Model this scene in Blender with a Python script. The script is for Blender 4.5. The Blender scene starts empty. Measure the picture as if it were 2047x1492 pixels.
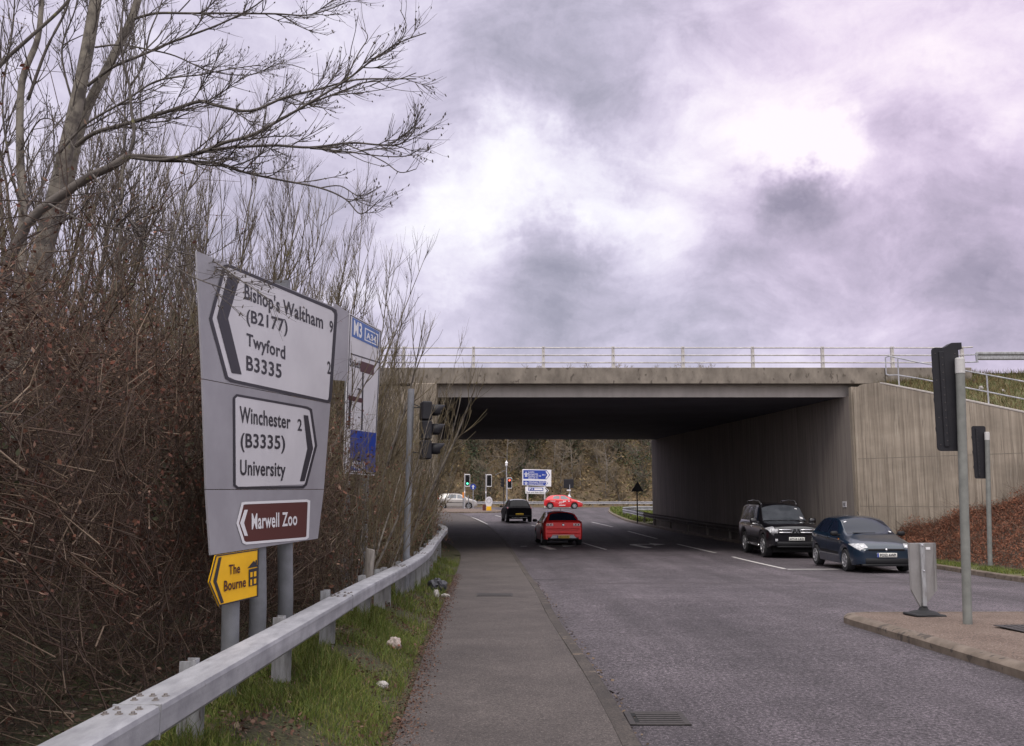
import bpy, math, random
import numpy as np
from mathutils import Vector, Matrix, Euler

scn = bpy.context.scene
COL = scn.collection
R = math.radians

# ------------------------------------------------------------------ camera
CAM_Z, PITCH, FPX, CX, CY = 1.6, R(7.757), 1850.0, 1023.5, 746.0
cam_data = bpy.data.cameras.new("camera")
cam = bpy.data.objects.new("camera", cam_data)
COL.objects.link(cam)
cam.location = (0, 0, CAM_Z)
cam.rotation_euler = (R(90) + PITCH, 0, 0)
cam_data.sensor_width = 36
cam_data.lens = FPX / 2047.0 * 36
cam_data.clip_start = 0.05
cam_data.clip_end = 3000
scn.camera = cam

# ------------------------------------------------------------------ exposure, sun
scn.view_settings.view_transform = 'Standard'
scn.view_settings.look = 'None'
scn.view_settings.gamma = 1
scn.view_settings.exposure = 0.15
SUN_EL, SUN_AZ = R(52), R(205)          # azimuth clockwise from +Y: behind the camera, a little left
sd = bpy.data.lights.new("sun", 'SUN')
sd.energy = 1.2
sd.angle = R(22)
sd.color = (1.0, 0.93, 0.84)
sun = bpy.data.objects.new("sun", sd)
COL.objects.link(sun)
sdir = Vector((math.sin(SUN_AZ) * math.cos(SUN_EL), math.cos(SUN_AZ) * math.cos(SUN_EL), math.sin(SUN_EL)))
sun.rotation_euler = sdir.to_track_quat('Z', 'Y').to_euler()
sun.location = sdir * 100


def pix_dir(u, v):
    a, b = (u - CX) / FPX, (CY - v) / FPX
    return Vector((a, math.cos(PITCH) - b * math.sin(PITCH), math.sin(PITCH) + b * math.cos(PITCH)))


def P(u, v, Y):
    d = pix_dir(u, v)
    t = Y / d.y
    return Vector((d.x * t, Y, CAM_Z + d.z * t))


# ------------------------------------------------------------------ world: overcast sky with broken cloud
world = bpy.data.worlds.new("World")
scn.world = world
world.use_nodes = True
nt = world.node_tree
nt.nodes.clear()
_n = nt.nodes.new


def wl(a, b):
    nt.links.new(a, b)


def wmath(op, a, b=None, clamp=False):
    n = _n('ShaderNodeMath'); n.operation = op; n.use_clamp = clamp
    for i, s in enumerate((a, b)):
        if s is None: continue
        if isinstance(s, (int, float)): n.inputs[i].default_value = s
        else: wl(s, n.inputs[i])
    return n.outputs[0]


def wvec(op, a, b, scale=None):
    n = _n('ShaderNodeVectorMath'); n.operation = op
    for i, s in enumerate((a, b)):
        if s is None: continue
        if isinstance(s, (tuple, Vector)): n.inputs[i].default_value = tuple(s)
        else: wl(s, n.inputs[i])
    if scale is not None:
        if isinstance(scale, (int, float)): n.inputs['Scale'].default_value = scale
        else: wl(scale, n.inputs['Scale'])
    return n.outputs['Value'] if op == 'DOT_PRODUCT' else n.outputs[0]


tc = _n('ShaderNodeTexCoord')
direc = tc.outputs['Generated']
nz = _n('ShaderNodeTexNoise'); nz.inputs['Scale'].default_value = 5.0; nz.inputs['Detail'].default_value = 6
nz.inputs['Roughness'].default_value = 0.68
wl(direc, nz.inputs['Vector'])
warp = wvec('SCALE', wvec('SUBTRACT', nz.outputs['Color'], (0.5, 0.5, 0.5)), None, 0.20)
dw = wvec('NORMALIZE', wvec('ADD', direc, warp), None)
# (pixel x, pixel y, radius in degrees, weight) of the lighter and darker clouds
BLOBS = [(1590, 325, 2.3, .55), (1665, 345, 1.9, .34), (1050, 285, 3.4, .36), (1180, 375, 3.0, .26), (960, 390, 3.4, .20), (1340, 400, 3.4, .20),
         (1500, 250, 5, .22), (1930, 60, 6, .30), (1750, 470, 4.0, .12), (1950, 250, 5, .08), (870, 460, 3.4, .18), (700, 60, 6, .10),
         (1100, 480, 3.2, -.26), (1180, 545, 3.6, -.12), (1570, 420, 2.2, -.42), (1010, 130, 4.6, -.16), (1240, 215, 3.4, -.16),
         (1330, 320, 2.2, -.14), (1400, 130, 4, -.06), (1820, 500, 3.6, -.12), (1420, 610, 5, -.06), (980, 640, 4, -.06), (1330, 560, 3, .06),
         (1950, 480, 5, -.16), (800, 230, 5, -.06), (560, 420, 6, -.05), (1800, 250, 4, -.10), (2040, 330, 4, -.06)]
acc = None
for (u, v, rad, w) in BLOBS:
    d = pix_dir(u, v).normalized()
    dt = wvec('DOT_PRODUCT', dw, d)
    s = 2.0 / (R(rad) ** 2)
    e = wmath('POWER', math.e, wmath('MULTIPLY', wmath('SUBTRACT', dt, 1.0), s))
    e = wmath('MULTIPLY', e, w)
    acc = e if acc is None else wmath('ADD', acc, e)
nz2 = _n('ShaderNodeTexNoise'); nz2.inputs['Scale'].default_value = 6.5; nz2.inputs['Detail'].default_value = 9
nz2.inputs['Roughness'].default_value = 0.60; nz2.inputs['Distortion'].default_value = 0.5
mp = _n('ShaderNodeMapping'); mp.inputs['Scale'].default_value = (1, 1, 1.9); mp.inputs['Location'].default_value = (.37, .2, .1)
wl(direc, mp.inputs['Vector']); wl(mp.outputs[0], nz2.inputs['Vector'])
val = wmath('ADD', wmath('ADD', acc, 0.535), wmath('MULTIPLY', wmath('SUBTRACT', nz2.outputs['Fac'], 0.5), 0.85))
nz3 = _n('ShaderNodeTexNoise'); nz3.inputs['Scale'].default_value = 17; nz3.inputs['Detail'].default_value = 7; nz3.inputs['Roughness'].default_value = 0.62
wl(wvec('ADD', dw, (1.3, .4, .7)), nz3.inputs['Vector'])
val = wmath('ADD', val, wmath('MULTIPLY', wmath('SUBTRACT', nz3.outputs['Fac'], 0.5), 0.30))
val = wmath('ADD', wmath('MULTIPLY', wmath('SUBTRACT', val, .52), 1.28), .462)
ramp = _n('ShaderNodeValToRGB')
cr = ramp.color_ramp
cr.interpolation = 'B_SPLINE'
cr.elements[0].position = 0.05; cr.elements[0].color = (.30, .29, .375, 1)
cr.elements[1].position = 1.0; cr.elements[1].color = (1.0, 1.0, 1.0, 1)
for pos, c in ((.25, (.42, .40, .50)), (.47, (.60, .55, .70)), (.72, (.82, .775, .91))):
    el = cr.elements.new(pos); el.color = (*c, 1)
wl(val, ramp.inputs[0])
# brighter overhead and behind the viewer, as an overcast sky is
sep = _n('ShaderNodeSeparateXYZ'); wl(direc, sep.inputs[0])
mr = _n('ShaderNodeMapRange'); mr.interpolation_type = 'SMOOTHSTEP'
mr.inputs['From Min'].default_value = 0.52; mr.inputs['From Max'].default_value = 0.95
mr.inputs['To Min'].default_value = 1.0; mr.inputs['To Max'].default_value = 2.3
wl(sep.outputs['Z'], mr.inputs['Value'])
mrb = _n('ShaderNodeMapRange'); mrb.interpolation_type = 'SMOOTHSTEP'
mrb.inputs['From Min'].default_value = 0.25; mrb.inputs['From Max'].default_value = -0.5
mrb.inputs['To Min'].default_value = 1.0; mrb.inputs['To Max'].default_value = 1.6
wl(sep.outputs['Y'], mrb.inputs['Value'])
gain = wmath('MULTIPLY', wmath('MULTIPLY', mr.outputs[0], mrb.outputs[0]), 10.0)
hue = _n('ShaderNodeMix'); hue.data_type = 'RGBA'
wl(wmath('MULTIPLY', wmath('SUBTRACT', gain, 10.0), 0.10, True), hue.inputs[0])
pk = wvec('DOT_PRODUCT', direc, pix_dir(2050, 150).normalized())
pkm = _n('ShaderNodeMapRange'); pkm.interpolation_type = 'SMOOTHSTEP'
pkm.inputs['From Min'].default_value = math.cos(R(24)); pkm.inputs['From Max'].default_value = math.cos(R(3))
wl(pk, pkm.inputs['Value'])
pink = _n('ShaderNodeMix'); pink.data_type = 'RGBA'; pink.blend_type = 'MULTIPLY'      # thinner, rosier cloud on the right
wl(pkm.outputs[0], pink.inputs[0]); wl(ramp.outputs[0], pink.inputs[6]); pink.inputs[7].default_value = (1.02, .925, .965, 1)
wl(pink.outputs[2], hue.inputs[6]); hue.inputs[7].default_value = (.70, .68, .68, 1)     # plain grey-white cloud high up and behind
cloud = wvec('SCALE', hue.outputs[2], None, gain)
sky = _n('ShaderNodeTexSky'); sky.sky_type = 'NISHITA'; sky.sun_disc = False
sky.sun_elevation = SUN_EL; sky.sun_rotation = SUN_AZ
mixw = _n('ShaderNodeMix'); mixw.data_type = 'RGBA'; mixw.inputs[0].default_value = 0.94
wl(sky.outputs[0], mixw.inputs[6]); wl(cloud, mixw.inputs[7])
bg = _n('ShaderNodeBackground'); bg.inputs['Strength'].default_value = 0.1
wl(mixw.outputs[2], bg.inputs['Color'])
wo = _n('ShaderNodeOutputWorld'); wl(bg.outputs[0], wo.inputs['Surface'])


# ------------------------------------------------------------------ small helpers
def pchip(pts):
    xs = np.array([p[0] for p in pts], float); ys = np.array([p[1] for p in pts], float)
    h = np.diff(xs); dl = np.diff(ys) / h
    m = np.zeros(len(xs)); m[0], m[-1] = dl[0], dl[-1]
    for i in range(1, len(xs) - 1):
        if dl[i - 1] * dl[i] > 0:
            w1, w2 = 2 * h[i] + h[i - 1], h[i] + 2 * h[i - 1]
            m[i] = (w1 + w2) / (w1 / dl[i - 1] + w2 / dl[i])
    xs_, ys_, m_, h_ = xs.tolist(), ys.tolist(), m.tolist(), h.tolist()

    def f(x):
        if x <= xs_[0]: return ys_[0]
        if x >= xs_[-1]: return ys_[-1]
        i = int(np.searchsorted(xs, x) - 1)
        t = (x - xs_[i]) / h_[i]
        return ((2 * t ** 3 - 3 * t ** 2 + 1) * ys_[i] + (t ** 3 - 2 * t ** 2 + t) * h_[i] * m_[i]
                + (-2 * t ** 3 + 3 * t ** 2) * ys_[i + 1] + (t ** 3 - t ** 2) * h_[i] * m_[i + 1])
    return f


G = pchip([(-60, 0), (0, 0), (8, 0), (14, -.09), (25, -.33), (32, -.37), (40, -.35), (58, .05), (75, .36), (90, .52), (100, .6), (130, .68), (900, .7)])


def smooth(a, b, x):
    t = min(1, max(0, (x - a) / (b - a)))
    return t * t * (3 - 2 * t)


def tag(o, label=None, cat=None, group=None, kind=None):
    if label: o['label'] = label
    if cat: o['category'] = cat
    if group: o['group'] = group
    if kind: o['kind'] = kind
    return o


def empty(name, loc, rz=0, label=None, cat=None, group=None):
    o = bpy.data.objects.new(name, None)
    o.empty_display_size = .2
    COL.objects.link(o)
    o.location = loc
    o.rotation_euler = (0, 0, rz)
    return tag(o, label, cat, group)


def copy_tree(o, parent=None):
    c = o.copy(); COL.objects.link(c)
    if parent: c.parent = parent
    for ch in o.children: copy_tree(ch, c)
    return c


def offset_of(o):
    v = Vector((0, 0, 0))
    while o is not None:
        v = v + Vector(o.location); o = o.parent
    return v


class MB:
    """collects shapes, then links them as one mesh object"""
    def __init__(s): s.v, s.f, s.m = [], [], []

    def add(s, vs, fs, mi=0):
        b = len(s.v)
        s.v += [tuple(q) for q in vs]
        s.f += [tuple(i + b for i in q) for q in fs]
        s.m += [mi] * len(fs)
        return s

    def box(s, c, size, rot=None, bev=0.0, mi=0):
        x, y, z = [q / 2 for q in size]
        if bev <= 0:
            vs = [Vector((a * x, b * y, d * z)) for a in (-1, 1) for b in (-1, 1) for d in (-1, 1)]
            fs = [(0, 1, 3, 2), (4, 6, 7, 5), (0, 4, 5, 1), (2, 3, 7, 6), (0, 2, 6, 4), (1, 5, 7, 3)]
        else:
            b_ = min(bev, x * .98, y * .98, z * .98)
            vs, fs = [], []
            idx = {}
            for a in (-1, 1):
                for b in (-1, 1):
                    for d in (-1, 1):
                        for k in range(3):
                            q = [a * x, b * y, d * z]
                            for j in range(3):
                                if j != k: q[j] -= (a, b, d)[j] * b_
                            idx[(a, b, d, k)] = len(vs); vs.append(Vector(q))
            for a in (-1, 1):
                for b in (-1, 1):
                    for d in (-1, 1): fs.append((idx[a, b, d, 0], idx[a, b, d, 1], idx[a, b, d, 2]))
            for a in (-1, 1): fs.append((idx[a, -1, -1, 0], idx[a, 1, -1, 0], idx[a, 1, 1, 0], idx[a, -1, 1, 0]))
            for a in (-1, 1): fs.append((idx[-1, a, -1, 1], idx[1, a, -1, 1], idx[1, a, 1, 1], idx[-1, a, 1, 1]))
            for a in (-1, 1): fs.append((idx[-1, -1, a, 2], idx[1, -1, a, 2], idx[1, 1, a, 2], idx[-1, 1, a, 2]))
            for a in (-1, 1):
                for b in (-1, 1):
                    fs.append((idx[a, b, -1, 0], idx[a, b, 1, 0], idx[a, b, 1, 1], idx[a, b, -1, 1]))
                    fs.append((idx[a, -1, b, 0], idx[a, 1, b, 0], idx[a, 1, b, 2], idx[a, -1, b, 2]))
                    fs.append((idx[-1, a, b, 1], idx[1, a, b, 1], idx[1, a, b, 2], idx[-1, a, b, 2]))
        if rot is not None:
            M = Euler(rot).to_matrix() if not isinstance(rot, Matrix) else rot
            vs = [M @ q for q in vs]
        c = Vector(c)
        return s.add([q + c for q in vs], fs, mi)

    def tube(s, pts, r, k=8, cap=True, mi=0):
        pts = [Vector(p) for p in pts]
        n = len(pts)
        rs = r if isinstance(r, (list, tuple)) else [r] * n
        vs, fs = [], []
        for i, p in enumerate(pts):
            t = (pts[min(i + 1, n - 1)] - pts[max(i - 1, 0)]).normalized()
            ref = Vector((0, 0, 1)) if abs(t.z) < .9 else Vector((0, 1, 0))
            a = t.cross(ref).normalized(); b = t.cross(a)
            for j in range(k):
                th = 2 * math.pi * j / k
                vs.append(p + (a * math.cos(th) + b * math.sin(th)) * rs[i])
        for i in range(n - 1):
            for j in range(k):
                fs.append((i * k + j, i * k + (j + 1) % k, (i + 1) * k + (j + 1) % k, (i + 1) * k + j))
        if cap:
            fs.append(tuple(range(k)))
            fs.append(tuple((n - 1) * k + j for j in reversed(range(k))))
        return s.add(vs, fs, mi)

    def lathe(s, prof, origin, axis=(0, 0, 1), k=20, mi=0, close=False):
        ax = Vector(axis).normalized()
        ref = Vector((1, 0, 0)) if abs(ax.x) < .9 else Vector((0, 1, 0))
        a = ax.cross(ref).normalized(); b = ax.cross(a)
        o = Vector(origin); vs, fs = [], []
        n = len(prof)
        for (r, h) in prof:
            for j in range(k):
                th = 2 * math.pi * j / k
                vs.append(o + ax * h + (a * math.cos(th) + b * math.sin(th)) * r)
        for i in range(n - 1 + (1 if close else 0)):
            for j in range(k):
                i2 = (i + 1) % n
                fs.append((i * k + j, i * k + (j + 1) % k, i2 * k + (j + 1) % k, i2 * k + j))
        return s.add(vs, fs, mi)

    def prism(s, poly, d, mi=0):
        """closed 3-D polygon pushed along d"""
        d = Vector(d); n = len(poly)
        vs = [Vector(p) for p in poly] + [Vector(p) + d for p in poly]
        fs = [tuple(range(n)), tuple(reversed(range(n, 2 * n)))]
        fs += [(i, i + n, (i + 1) % n + n, (i + 1) % n) for i in range(n)]
        return s.add(vs, fs, mi)

    def grid(s, pts, mi=0):
        r, c = len(pts), len(pts[0])
        vs = [q for row in pts for q in row]
        fs = [(i * c + j, i * c + j + 1, (i + 1) * c + j + 1, (i + 1) * c + j) for i in range(r - 1) for j in range(c - 1)]
        return s.add(vs, fs, mi)

    def build(s, name, mats, parent=None, smooth_=False, world=True, bevel=0, auto=None):
        me = bpy.data.meshes.new(name)
        off = offset_of(parent) if (parent is not None and world) else Vector((0, 0, 0))
        if off.length > 0:
            vs = [(q[0] - off.x, q[1] - off.y, q[2] - off.z) for q in s.v]
        else:
            vs = s.v
        me.from_pydata(vs, [], s.f)
        mats = mats if isinstance(mats, (list, tuple)) else [mats]
        for m in mats: me.materials.append(m)
        if len(mats) > 1: me.polygons.foreach_set('material_index', s.m)
        if smooth_: me.polygons.foreach_set('use_smooth', [True] * len(s.f))
        me.validate(); me.update()
        o = bpy.data.objects.new(name, me)
        COL.objects.link(o)
        if parent is not None: o.parent = parent
        import bmesh
        bm = bmesh.new(); bm.from_mesh(me)
        bmesh.ops.recalc_face_normals(bm, faces=bm.faces)
        bm.to_mesh(me); bm.free()
        if auto is not None:
            me.polygons.foreach_set('use_smooth', [True] * len(me.polygons))
            try: me.set_sharp_from_angle(angle=R(auto))
            except Exception: pass
        if bevel:
            b = o.modifiers.new('bevel', 'BEVEL'); b.width = bevel; b.segments = 2; b.limit_method = 'ANGLE'; b.angle_limit = R(40)
        return o


# ------------------------------------------------------------------ materials
def hexc(r, g, b):
    f = lambda c: ((c / 255 + .055) / 1.055) ** 2.4 if c > 10 else c / 255 / 12.92
    return (f(r), f(g), f(b))


def mat(name, col, rough=.6, metal=0.0, col2=None, scale=8, detail=5, lo=.35, hi=.65, bump=0.0, bscale=None, stretch=(1, 1, 1),
        emit=None, coat=0.0, spec=.5, speck=None, streak=None, island=None, alpha=None, rvar=0.0, grain=None):
    m = bpy.data.materials.new(name)
    m.use_nodes = True
    t = m.node_tree; b = t.nodes['Principled BSDF']
    b.inputs['Base Color'].default_value = (*col, 1)
    b.inputs['Roughness'].default_value = rough
    b.inputs['Metallic'].default_value = metal
    b.inputs['Specular IOR Level'].default_value = spec
    if coat:
        b.inputs['Coat Weight'].default_value = coat; b.inputs['Coat Roughness'].default_value = .04
    out = None
    tcn = t.nodes.new('ShaderNodeTexCoord')
    mpn = t.nodes.new('ShaderNodeMapping'); mpn.inputs['Scale'].default_value = stretch
    t.links.new(tcn.outputs['Object'], mpn.inputs['Vector'])

    def noise(sc, det=5, ro=.6):
        n = t.nodes.new('ShaderNodeTexNoise'); n.inputs['Scale'].default_value = sc
        n.inputs['Detail'].default_value = det; n.inputs['Roughness'].default_value = ro
        t.links.new(mpn.outputs[0], n.inputs['Vector'])
        return n.outputs['Fac']

    def mixc(fac, a, c):
        n = t.nodes.new('ShaderNodeMix'); n.data_type = 'RGBA'
        t.links.new(fac, n.inputs[0])
        for i, q in ((6, a), (7, c)):
            if isinstance(q, tuple): n.inputs[i].default_value = (*q, 1)
            else: t.links.new(q, n.inputs[i])
        return n.outputs[2]

    def rng(v, a, c, lo_=0.0, hi_=1.0):
        n = t.nodes.new('ShaderNodeMapRange'); n.inputs['From Min'].default_value = a; n.inputs['From Max'].default_value = c
        n.inputs['To Min'].default_value = lo_; n.inputs['To Max'].default_value = hi_
        t.links.new(v, n.inputs['Value']); return n.outputs[0]

    cur = col
    if col2 is not None:
        nf = noise(scale, detail)
        cur = mixc(rng(nf, lo, hi), col, col2)
        if rvar: t.links.new(rng(nf, lo, hi, rough - rvar, rough + rvar), b.inputs['Roughness'])
    if island is not None:        # a list of colours spread over the loose pieces
        g = t.nodes.new('ShaderNodeNewGeometry')
        r_ = t.nodes.new('ShaderNodeValToRGB'); r_.color_ramp.interpolation = 'LINEAR'
        k = len(island)
        r_.color_ramp.elements[0].color = (*island[0], 1)
        r_.color_ramp.elements[1].color = (*island[-1], 1)
        for i in range(1, k - 1):
            e = r_.color_ramp.elements.new(i / (k - 1)); e.color = (*island[i], 1)
        t.links.new(g.outputs['Random Per Island'], r_.inputs[0])
        cur = r_.outputs[0]
        if col2 is not None:
            n = t.nodes.new('ShaderNodeMix'); n.data_type = 'RGBA'; n.blend_type = 'MULTIPLY'; n.inputs[0].default_value = 1
            t.links.new(cur, n.inputs[6]); t.links.new(rng(noise(scale, detail), lo, hi, .6, 1.3), n.inputs[7]); cur = n.outputs[2]
    if speck is not None:         # (scale, threshold, colour)
        for (sc, th, c) in speck:
            cur = mixc(rng(noise(sc, 2, .5), th, th + .06), cur, c)
    if streak:
        m2 = t.nodes.new('ShaderNodeMapping'); m2.inputs['Scale'].default_value = streak[0]
        t.links.new(tcn.outputs['Object'], m2.inputs['Vector'])
        sn = t.nodes.new('ShaderNodeTexNoise'); sn.inputs['Scale'].default_value = 1; sn.inputs['Detail'].default_value = 5; sn.inputs['Roughness'].default_value = .6
        t.links.new(m2.outputs[0], sn.inputs['Vector'])
        n = t.nodes.new('ShaderNodeMix'); n.data_type = 'RGBA'; n.blend_type = 'MULTIPLY'; n.inputs[0].default_value = 1
        if isinstance(cur, tuple): n.inputs[6].default_value = (*cur, 1)
        else: t.links.new(cur, n.inputs[6])
        t.links.new(rng(sn.outputs['Fac'], .34, .66, streak[1], streak[2]), n.inputs[7]); cur = n.outputs[2]
    for (gs, g0, g1) in (grain or ()):
        n = t.nodes.new('ShaderNodeMix'); n.data_type = 'RGBA'; n.blend_type = 'MULTIPLY'; n.inputs[0].default_value = 1
        if isinstance(cur, tuple): n.inputs[6].default_value = (*cur, 1)
        else: t.links.new(cur, n.inputs[6])
        t.links.new(rng(noise(gs, 3, .6), .34, .66, g0, g1), n.inputs[7]); cur = n.outputs[2]
    if not isinstance(cur, tuple): t.links.new(cur, b.inputs['Base Color'])
    if bump:
        bn = t.nodes.new('ShaderNodeBump'); bn.inputs['Strength'].default_value = 1.0; bn.inputs['Distance'].default_value = bump
        t.links.new(noise(bscale or scale * 3, 6, .65), bn.inputs['Height'])
        t.links.new(bn.outputs[0], b.inputs['Normal'])
    if emit is not None:
        b.inputs['Emission Color'].default_value = (*emit[0], 1); b.inputs['Emission Strength'].default_value = emit[1]
    m['_cur'] = 0
    return m


M = {}
M['asphalt'] = mat('asphalt', (.053, .043, .052), .80, streak=((.85, .05, 1), .68, 1.30), grain=[(28, .40, 1.7), (2.3, .86, 1.14), (.16, .82, 1.18)], col2=(.080, .066, .077), scale=.5, detail=8, lo=.36, hi=.66, bump=.02, bscale=48,
                   speck=[(62, .57, (.14, .12, .132)), (48, .575, (.024, .020, .025)), (30, .66, (.165, .142, .152)), (95, .62, (.23, .205, .215)), (.9, .70, (.036, .030, .036))])
M['path'] = mat('path_asphalt', (.058, .047, .045), .85, grain=[(55, .6, 1.4), (3.1, .9, 1.1)], col2=(.086, .071, .067), scale=.9, detail=8, bump=.010, bscale=70,
                speck=[(95, .60, (.15, .132, .125)), (80, .62, (.035, .030, .030)), (30, .76, (.24, .22, .20))])
M['kerb'] = mat('kerb_stone', (.115, .088, .068), .85, col2=(.19, .150, .120), scale=5, bump=.006, bscale=60, speck=[(7, .60, (.07, .055, .045))])
M['edging'] = mat('path_edging', (.044, .036, .033), .85, grain=[(60, .5, 1.5), (2.2, .75, 1.25)], col2=(.068, .055, .048), scale=3, bump=.006, bscale=60, speck=[(6, .66, (.15, .112, .085))])
M['seam'] = mat('worn_seam', (.082, .068, .074), .85, col2=(.055, .046, .054), scale=9, grain=[(34, .45, 1.6)], bump=.006, bscale=90)
M['islandtop'] = mat('island_asphalt', (.115, .078, .060), .9, grain=[(42, .55, 1.5)], col2=(.165, .118, .094), scale=1.6, bump=.012, bscale=60,
                     speck=[(70, .58, (.24, .19, .16)), (55, .61, (.05, .038, .032))])
M['paint'] = mat('road_paint', (.62, .60, .58), .7, col2=(.40, .38, .38), scale=9, lo=.45, hi=.75, speck=[(60, .66, (.16, .15, .16))])
M['soil'] = mat('soil', (.06, .042, .032), .95, col2=(.095, .068, .05), scale=6, bump=.05, bscale=20)
M['verge'] = mat('verge_soil', (.048, .036, .022), .95, grain=[(40, .5, 1.5)], col2=(.058, .066, .020), scale=2.2, bump=.03, bscale=30, speck=[(35, .62, (.17, .11, .07))])
M['fargrass'] = mat('rough_grass', (.085, .105, .032), .95, col2=(.165, .135, .065), scale=2.5, bump=.06, bscale=18)
M['hill'] = mat('wooded_hill', (.12, .09, .056), .95, col2=(.17, .12, .07), scale=.5, bump=.3, bscale=3)
M['abut'] = mat('shaded_board_concrete', (.25, .218, .197), .9, col2=(.165, .141, .128), scale=1.0, detail=6, lo=.34, hi=.68, bump=.016, bscale=2.2,
                stretch=(9, 9, .25), speck=[(1.6, .63, (.12, .105, .096))])  # board concrete darkened: the underpass shade is put into its colour
M['conc'] = mat('board_concrete', (.355, .302, .243), .88, col2=(.215, .178, .140), scale=1.0, detail=6, lo=.36, hi=.66, bump=.02, bscale=2.2,
                stretch=(13, 13, .30), speck=[(2.4, .63, (.15, .122, .098)), (3.6, .65, (.40, .355, .30))], streak=((.5, .5, .9), .78, 1.18))
M['beam'] = mat('parapet_concrete', (.245, .212, .178), .85, col2=(.125, .106, .088), scale=1.4, detail=8, lo=.36, hi=.66, bump=.008, bscale=8,
                stretch=(1.6, 1.6, .9), speck=[(4, .62, (.10, .083, .068))])
M['girder'] = mat('girder_concrete', (.52, .48, .45), .8, col2=(.42, .385, .36), scale=2, stretch=(1, 1, .4))
M['soffit'] = mat('soffit_concrete', (.075, .073, .095), .9, col2=(.052, .051, .068), scale=.6)  # shade under the deck is put into this dark base colour
M['rail_white'] = mat('parapet_rail_metal', (.56, .535, .52), .5, col2=(.40, .37, .35), scale=6, metal=.1)
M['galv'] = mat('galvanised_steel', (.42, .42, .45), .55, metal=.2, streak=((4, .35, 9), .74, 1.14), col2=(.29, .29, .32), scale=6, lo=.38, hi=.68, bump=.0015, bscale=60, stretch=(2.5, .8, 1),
                speck=[(9, .71, (.22, .205, .20)), (45, .73, (.56, .55, .57))])
M['galvpost'] = mat('weathered_galvanised_post', (.36, .365, .385), .6, metal=.2, col2=(.23, .225, .23), scale=7, lo=.38, hi=.62, bump=.002, bscale=50, stretch=(3, 3, .6),
                    speck=[(14, .68, (.14, .12, .11))])
M['greypole'] = mat('grey_painted_pole', (.20, .205, .225), .55, col2=(.155, .16, .175), scale=9, bump=.002, bscale=120)
M['greenpole'] = mat('grey_green_pole', (.205, .21, .195), .6, col2=(.15, .155, .145), scale=7, bump=.002, bscale=120)
M['whitecap'] = mat('pale_cap', (.52, .51, .50), .5, col2=(.45, .44, .44), scale=10)
M['signgrey'] = mat('sign_grey', (.325, .315, .345), .42, col2=(.275, .265, .292), scale=2.5)
M['signwhite'] = mat('sign_white', (.63, .615, .645), .38, col2=(.56, .545, .575), scale=2.0)
M['signback'] = mat('sign_back_aluminium', (.30, .29, .29), .5, metal=.3, col2=(.24, .23, .23), scale=4)
M['black'] = mat('black_lettering', (.022, .020, .028), .45)
M['brown'] = mat('sign_brown', (.092, .022, .018), .45)
M['yellow'] = mat('sign_yellow', (.80, .445, .008), .42, col2=(.70, .37, .006), scale=5)
M['blue'] = mat('sign_blue', (.012, .045, .30), .4)
M['blueback'] = mat('sign_blue_faded', (.06, .14, .40), .45)
M['white'] = mat('white_lettering', (.75, .74, .76), .45)
M['sigblack'] = mat('signal_black', (.009, .009, .013), .55, col2=(.015, .014, .018), scale=8, spec=.35)
M['siglens'] = mat('signal_lens_dark', (.03, .028, .028), .15)
M['timber'] = mat('weathered_timber', (.27, .245, .22), .9, col2=(.12, .105, .095), scale=6, stretch=(5, 5, .6), bump=.01, bscale=15)
M['ironbar'] = mat('dusty_iron_bar', (.060, .052, .053), .8, col2=(.040, .034, .034), scale=25)
M['iron'] = mat('cast_iron', (.030, .026, .027), .7, metal=.1, col2=(.048, .041, .039), scale=30)
M['darkbarrier'] = mat('dull_barrier_steel', (.055, .046, .042), .8, col2=(.085, .065, .052), scale=5)  # darker brown steel for the beam inside the tunnel
M['void'] = mat('dark_void', (.006, .006, .006), .9)
M['tyre'] = mat('tyre_rubber', (.018, .018, .020), .8)
M['rim'] = mat('alloy_rim', (.55, .55, .57), .3, metal=.7)
M['rimdull'] = mat('dull_wheel_cover', (.36, .36, .38), .4, metal=.5)
M['glass'] = mat('car_glass', (.010, .014, .028), .03, spec=.42)
M['glasssky'] = mat('sky_tinted_windscreen', (.085, .092, .105), .08, col2=(.05, .055, .065), scale=3, coat=.5)  # paler base: the sky reflection is put into the glass colour
M['glasslight'] = mat('car_glass_light', (.12, .13, .15), .05, spec=.7, coat=.6)
M['trim'] = mat('black_plastic', (.012, .012, .014), .6, spec=.3)
M['chrome'] = mat('chrome', (.72, .72, .75), .15, metal=.9)
M['lamp'] = mat('headlamp_glass', (.62, .62, .64), .08, col2=(.25, .25, .27), scale=16, coat=.8)
M['tail'] = mat('tail_lamp_red', (.32, .012, .012), .15, coat=.6)
M['tailclear'] = mat('tail_lamp_clear', (.85, .66, .66), .12, coat=.8)
M['platewhite'] = mat('plate_white', (.66, .66, .62), .4)
M['plateyellow'] = mat('plate_yellow', (.85, .55, .05), .4)
M['amber'] = mat('amber_lens', (.75, .24, .02), .3, coat=.5)
M['red_light'] = mat('lit_red', (.8, .05, .03), .4, emit=((1, .12, .06), 3.0))
M['green_light'] = mat('lit_green', (.05, .6, .35), .4, emit=((.12, 1, .55), 2.4))
M['orange_light'] = mat('lit_orange', (.8, .4, .05), .4, emit=((1, .45, .05), 1.2))
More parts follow.
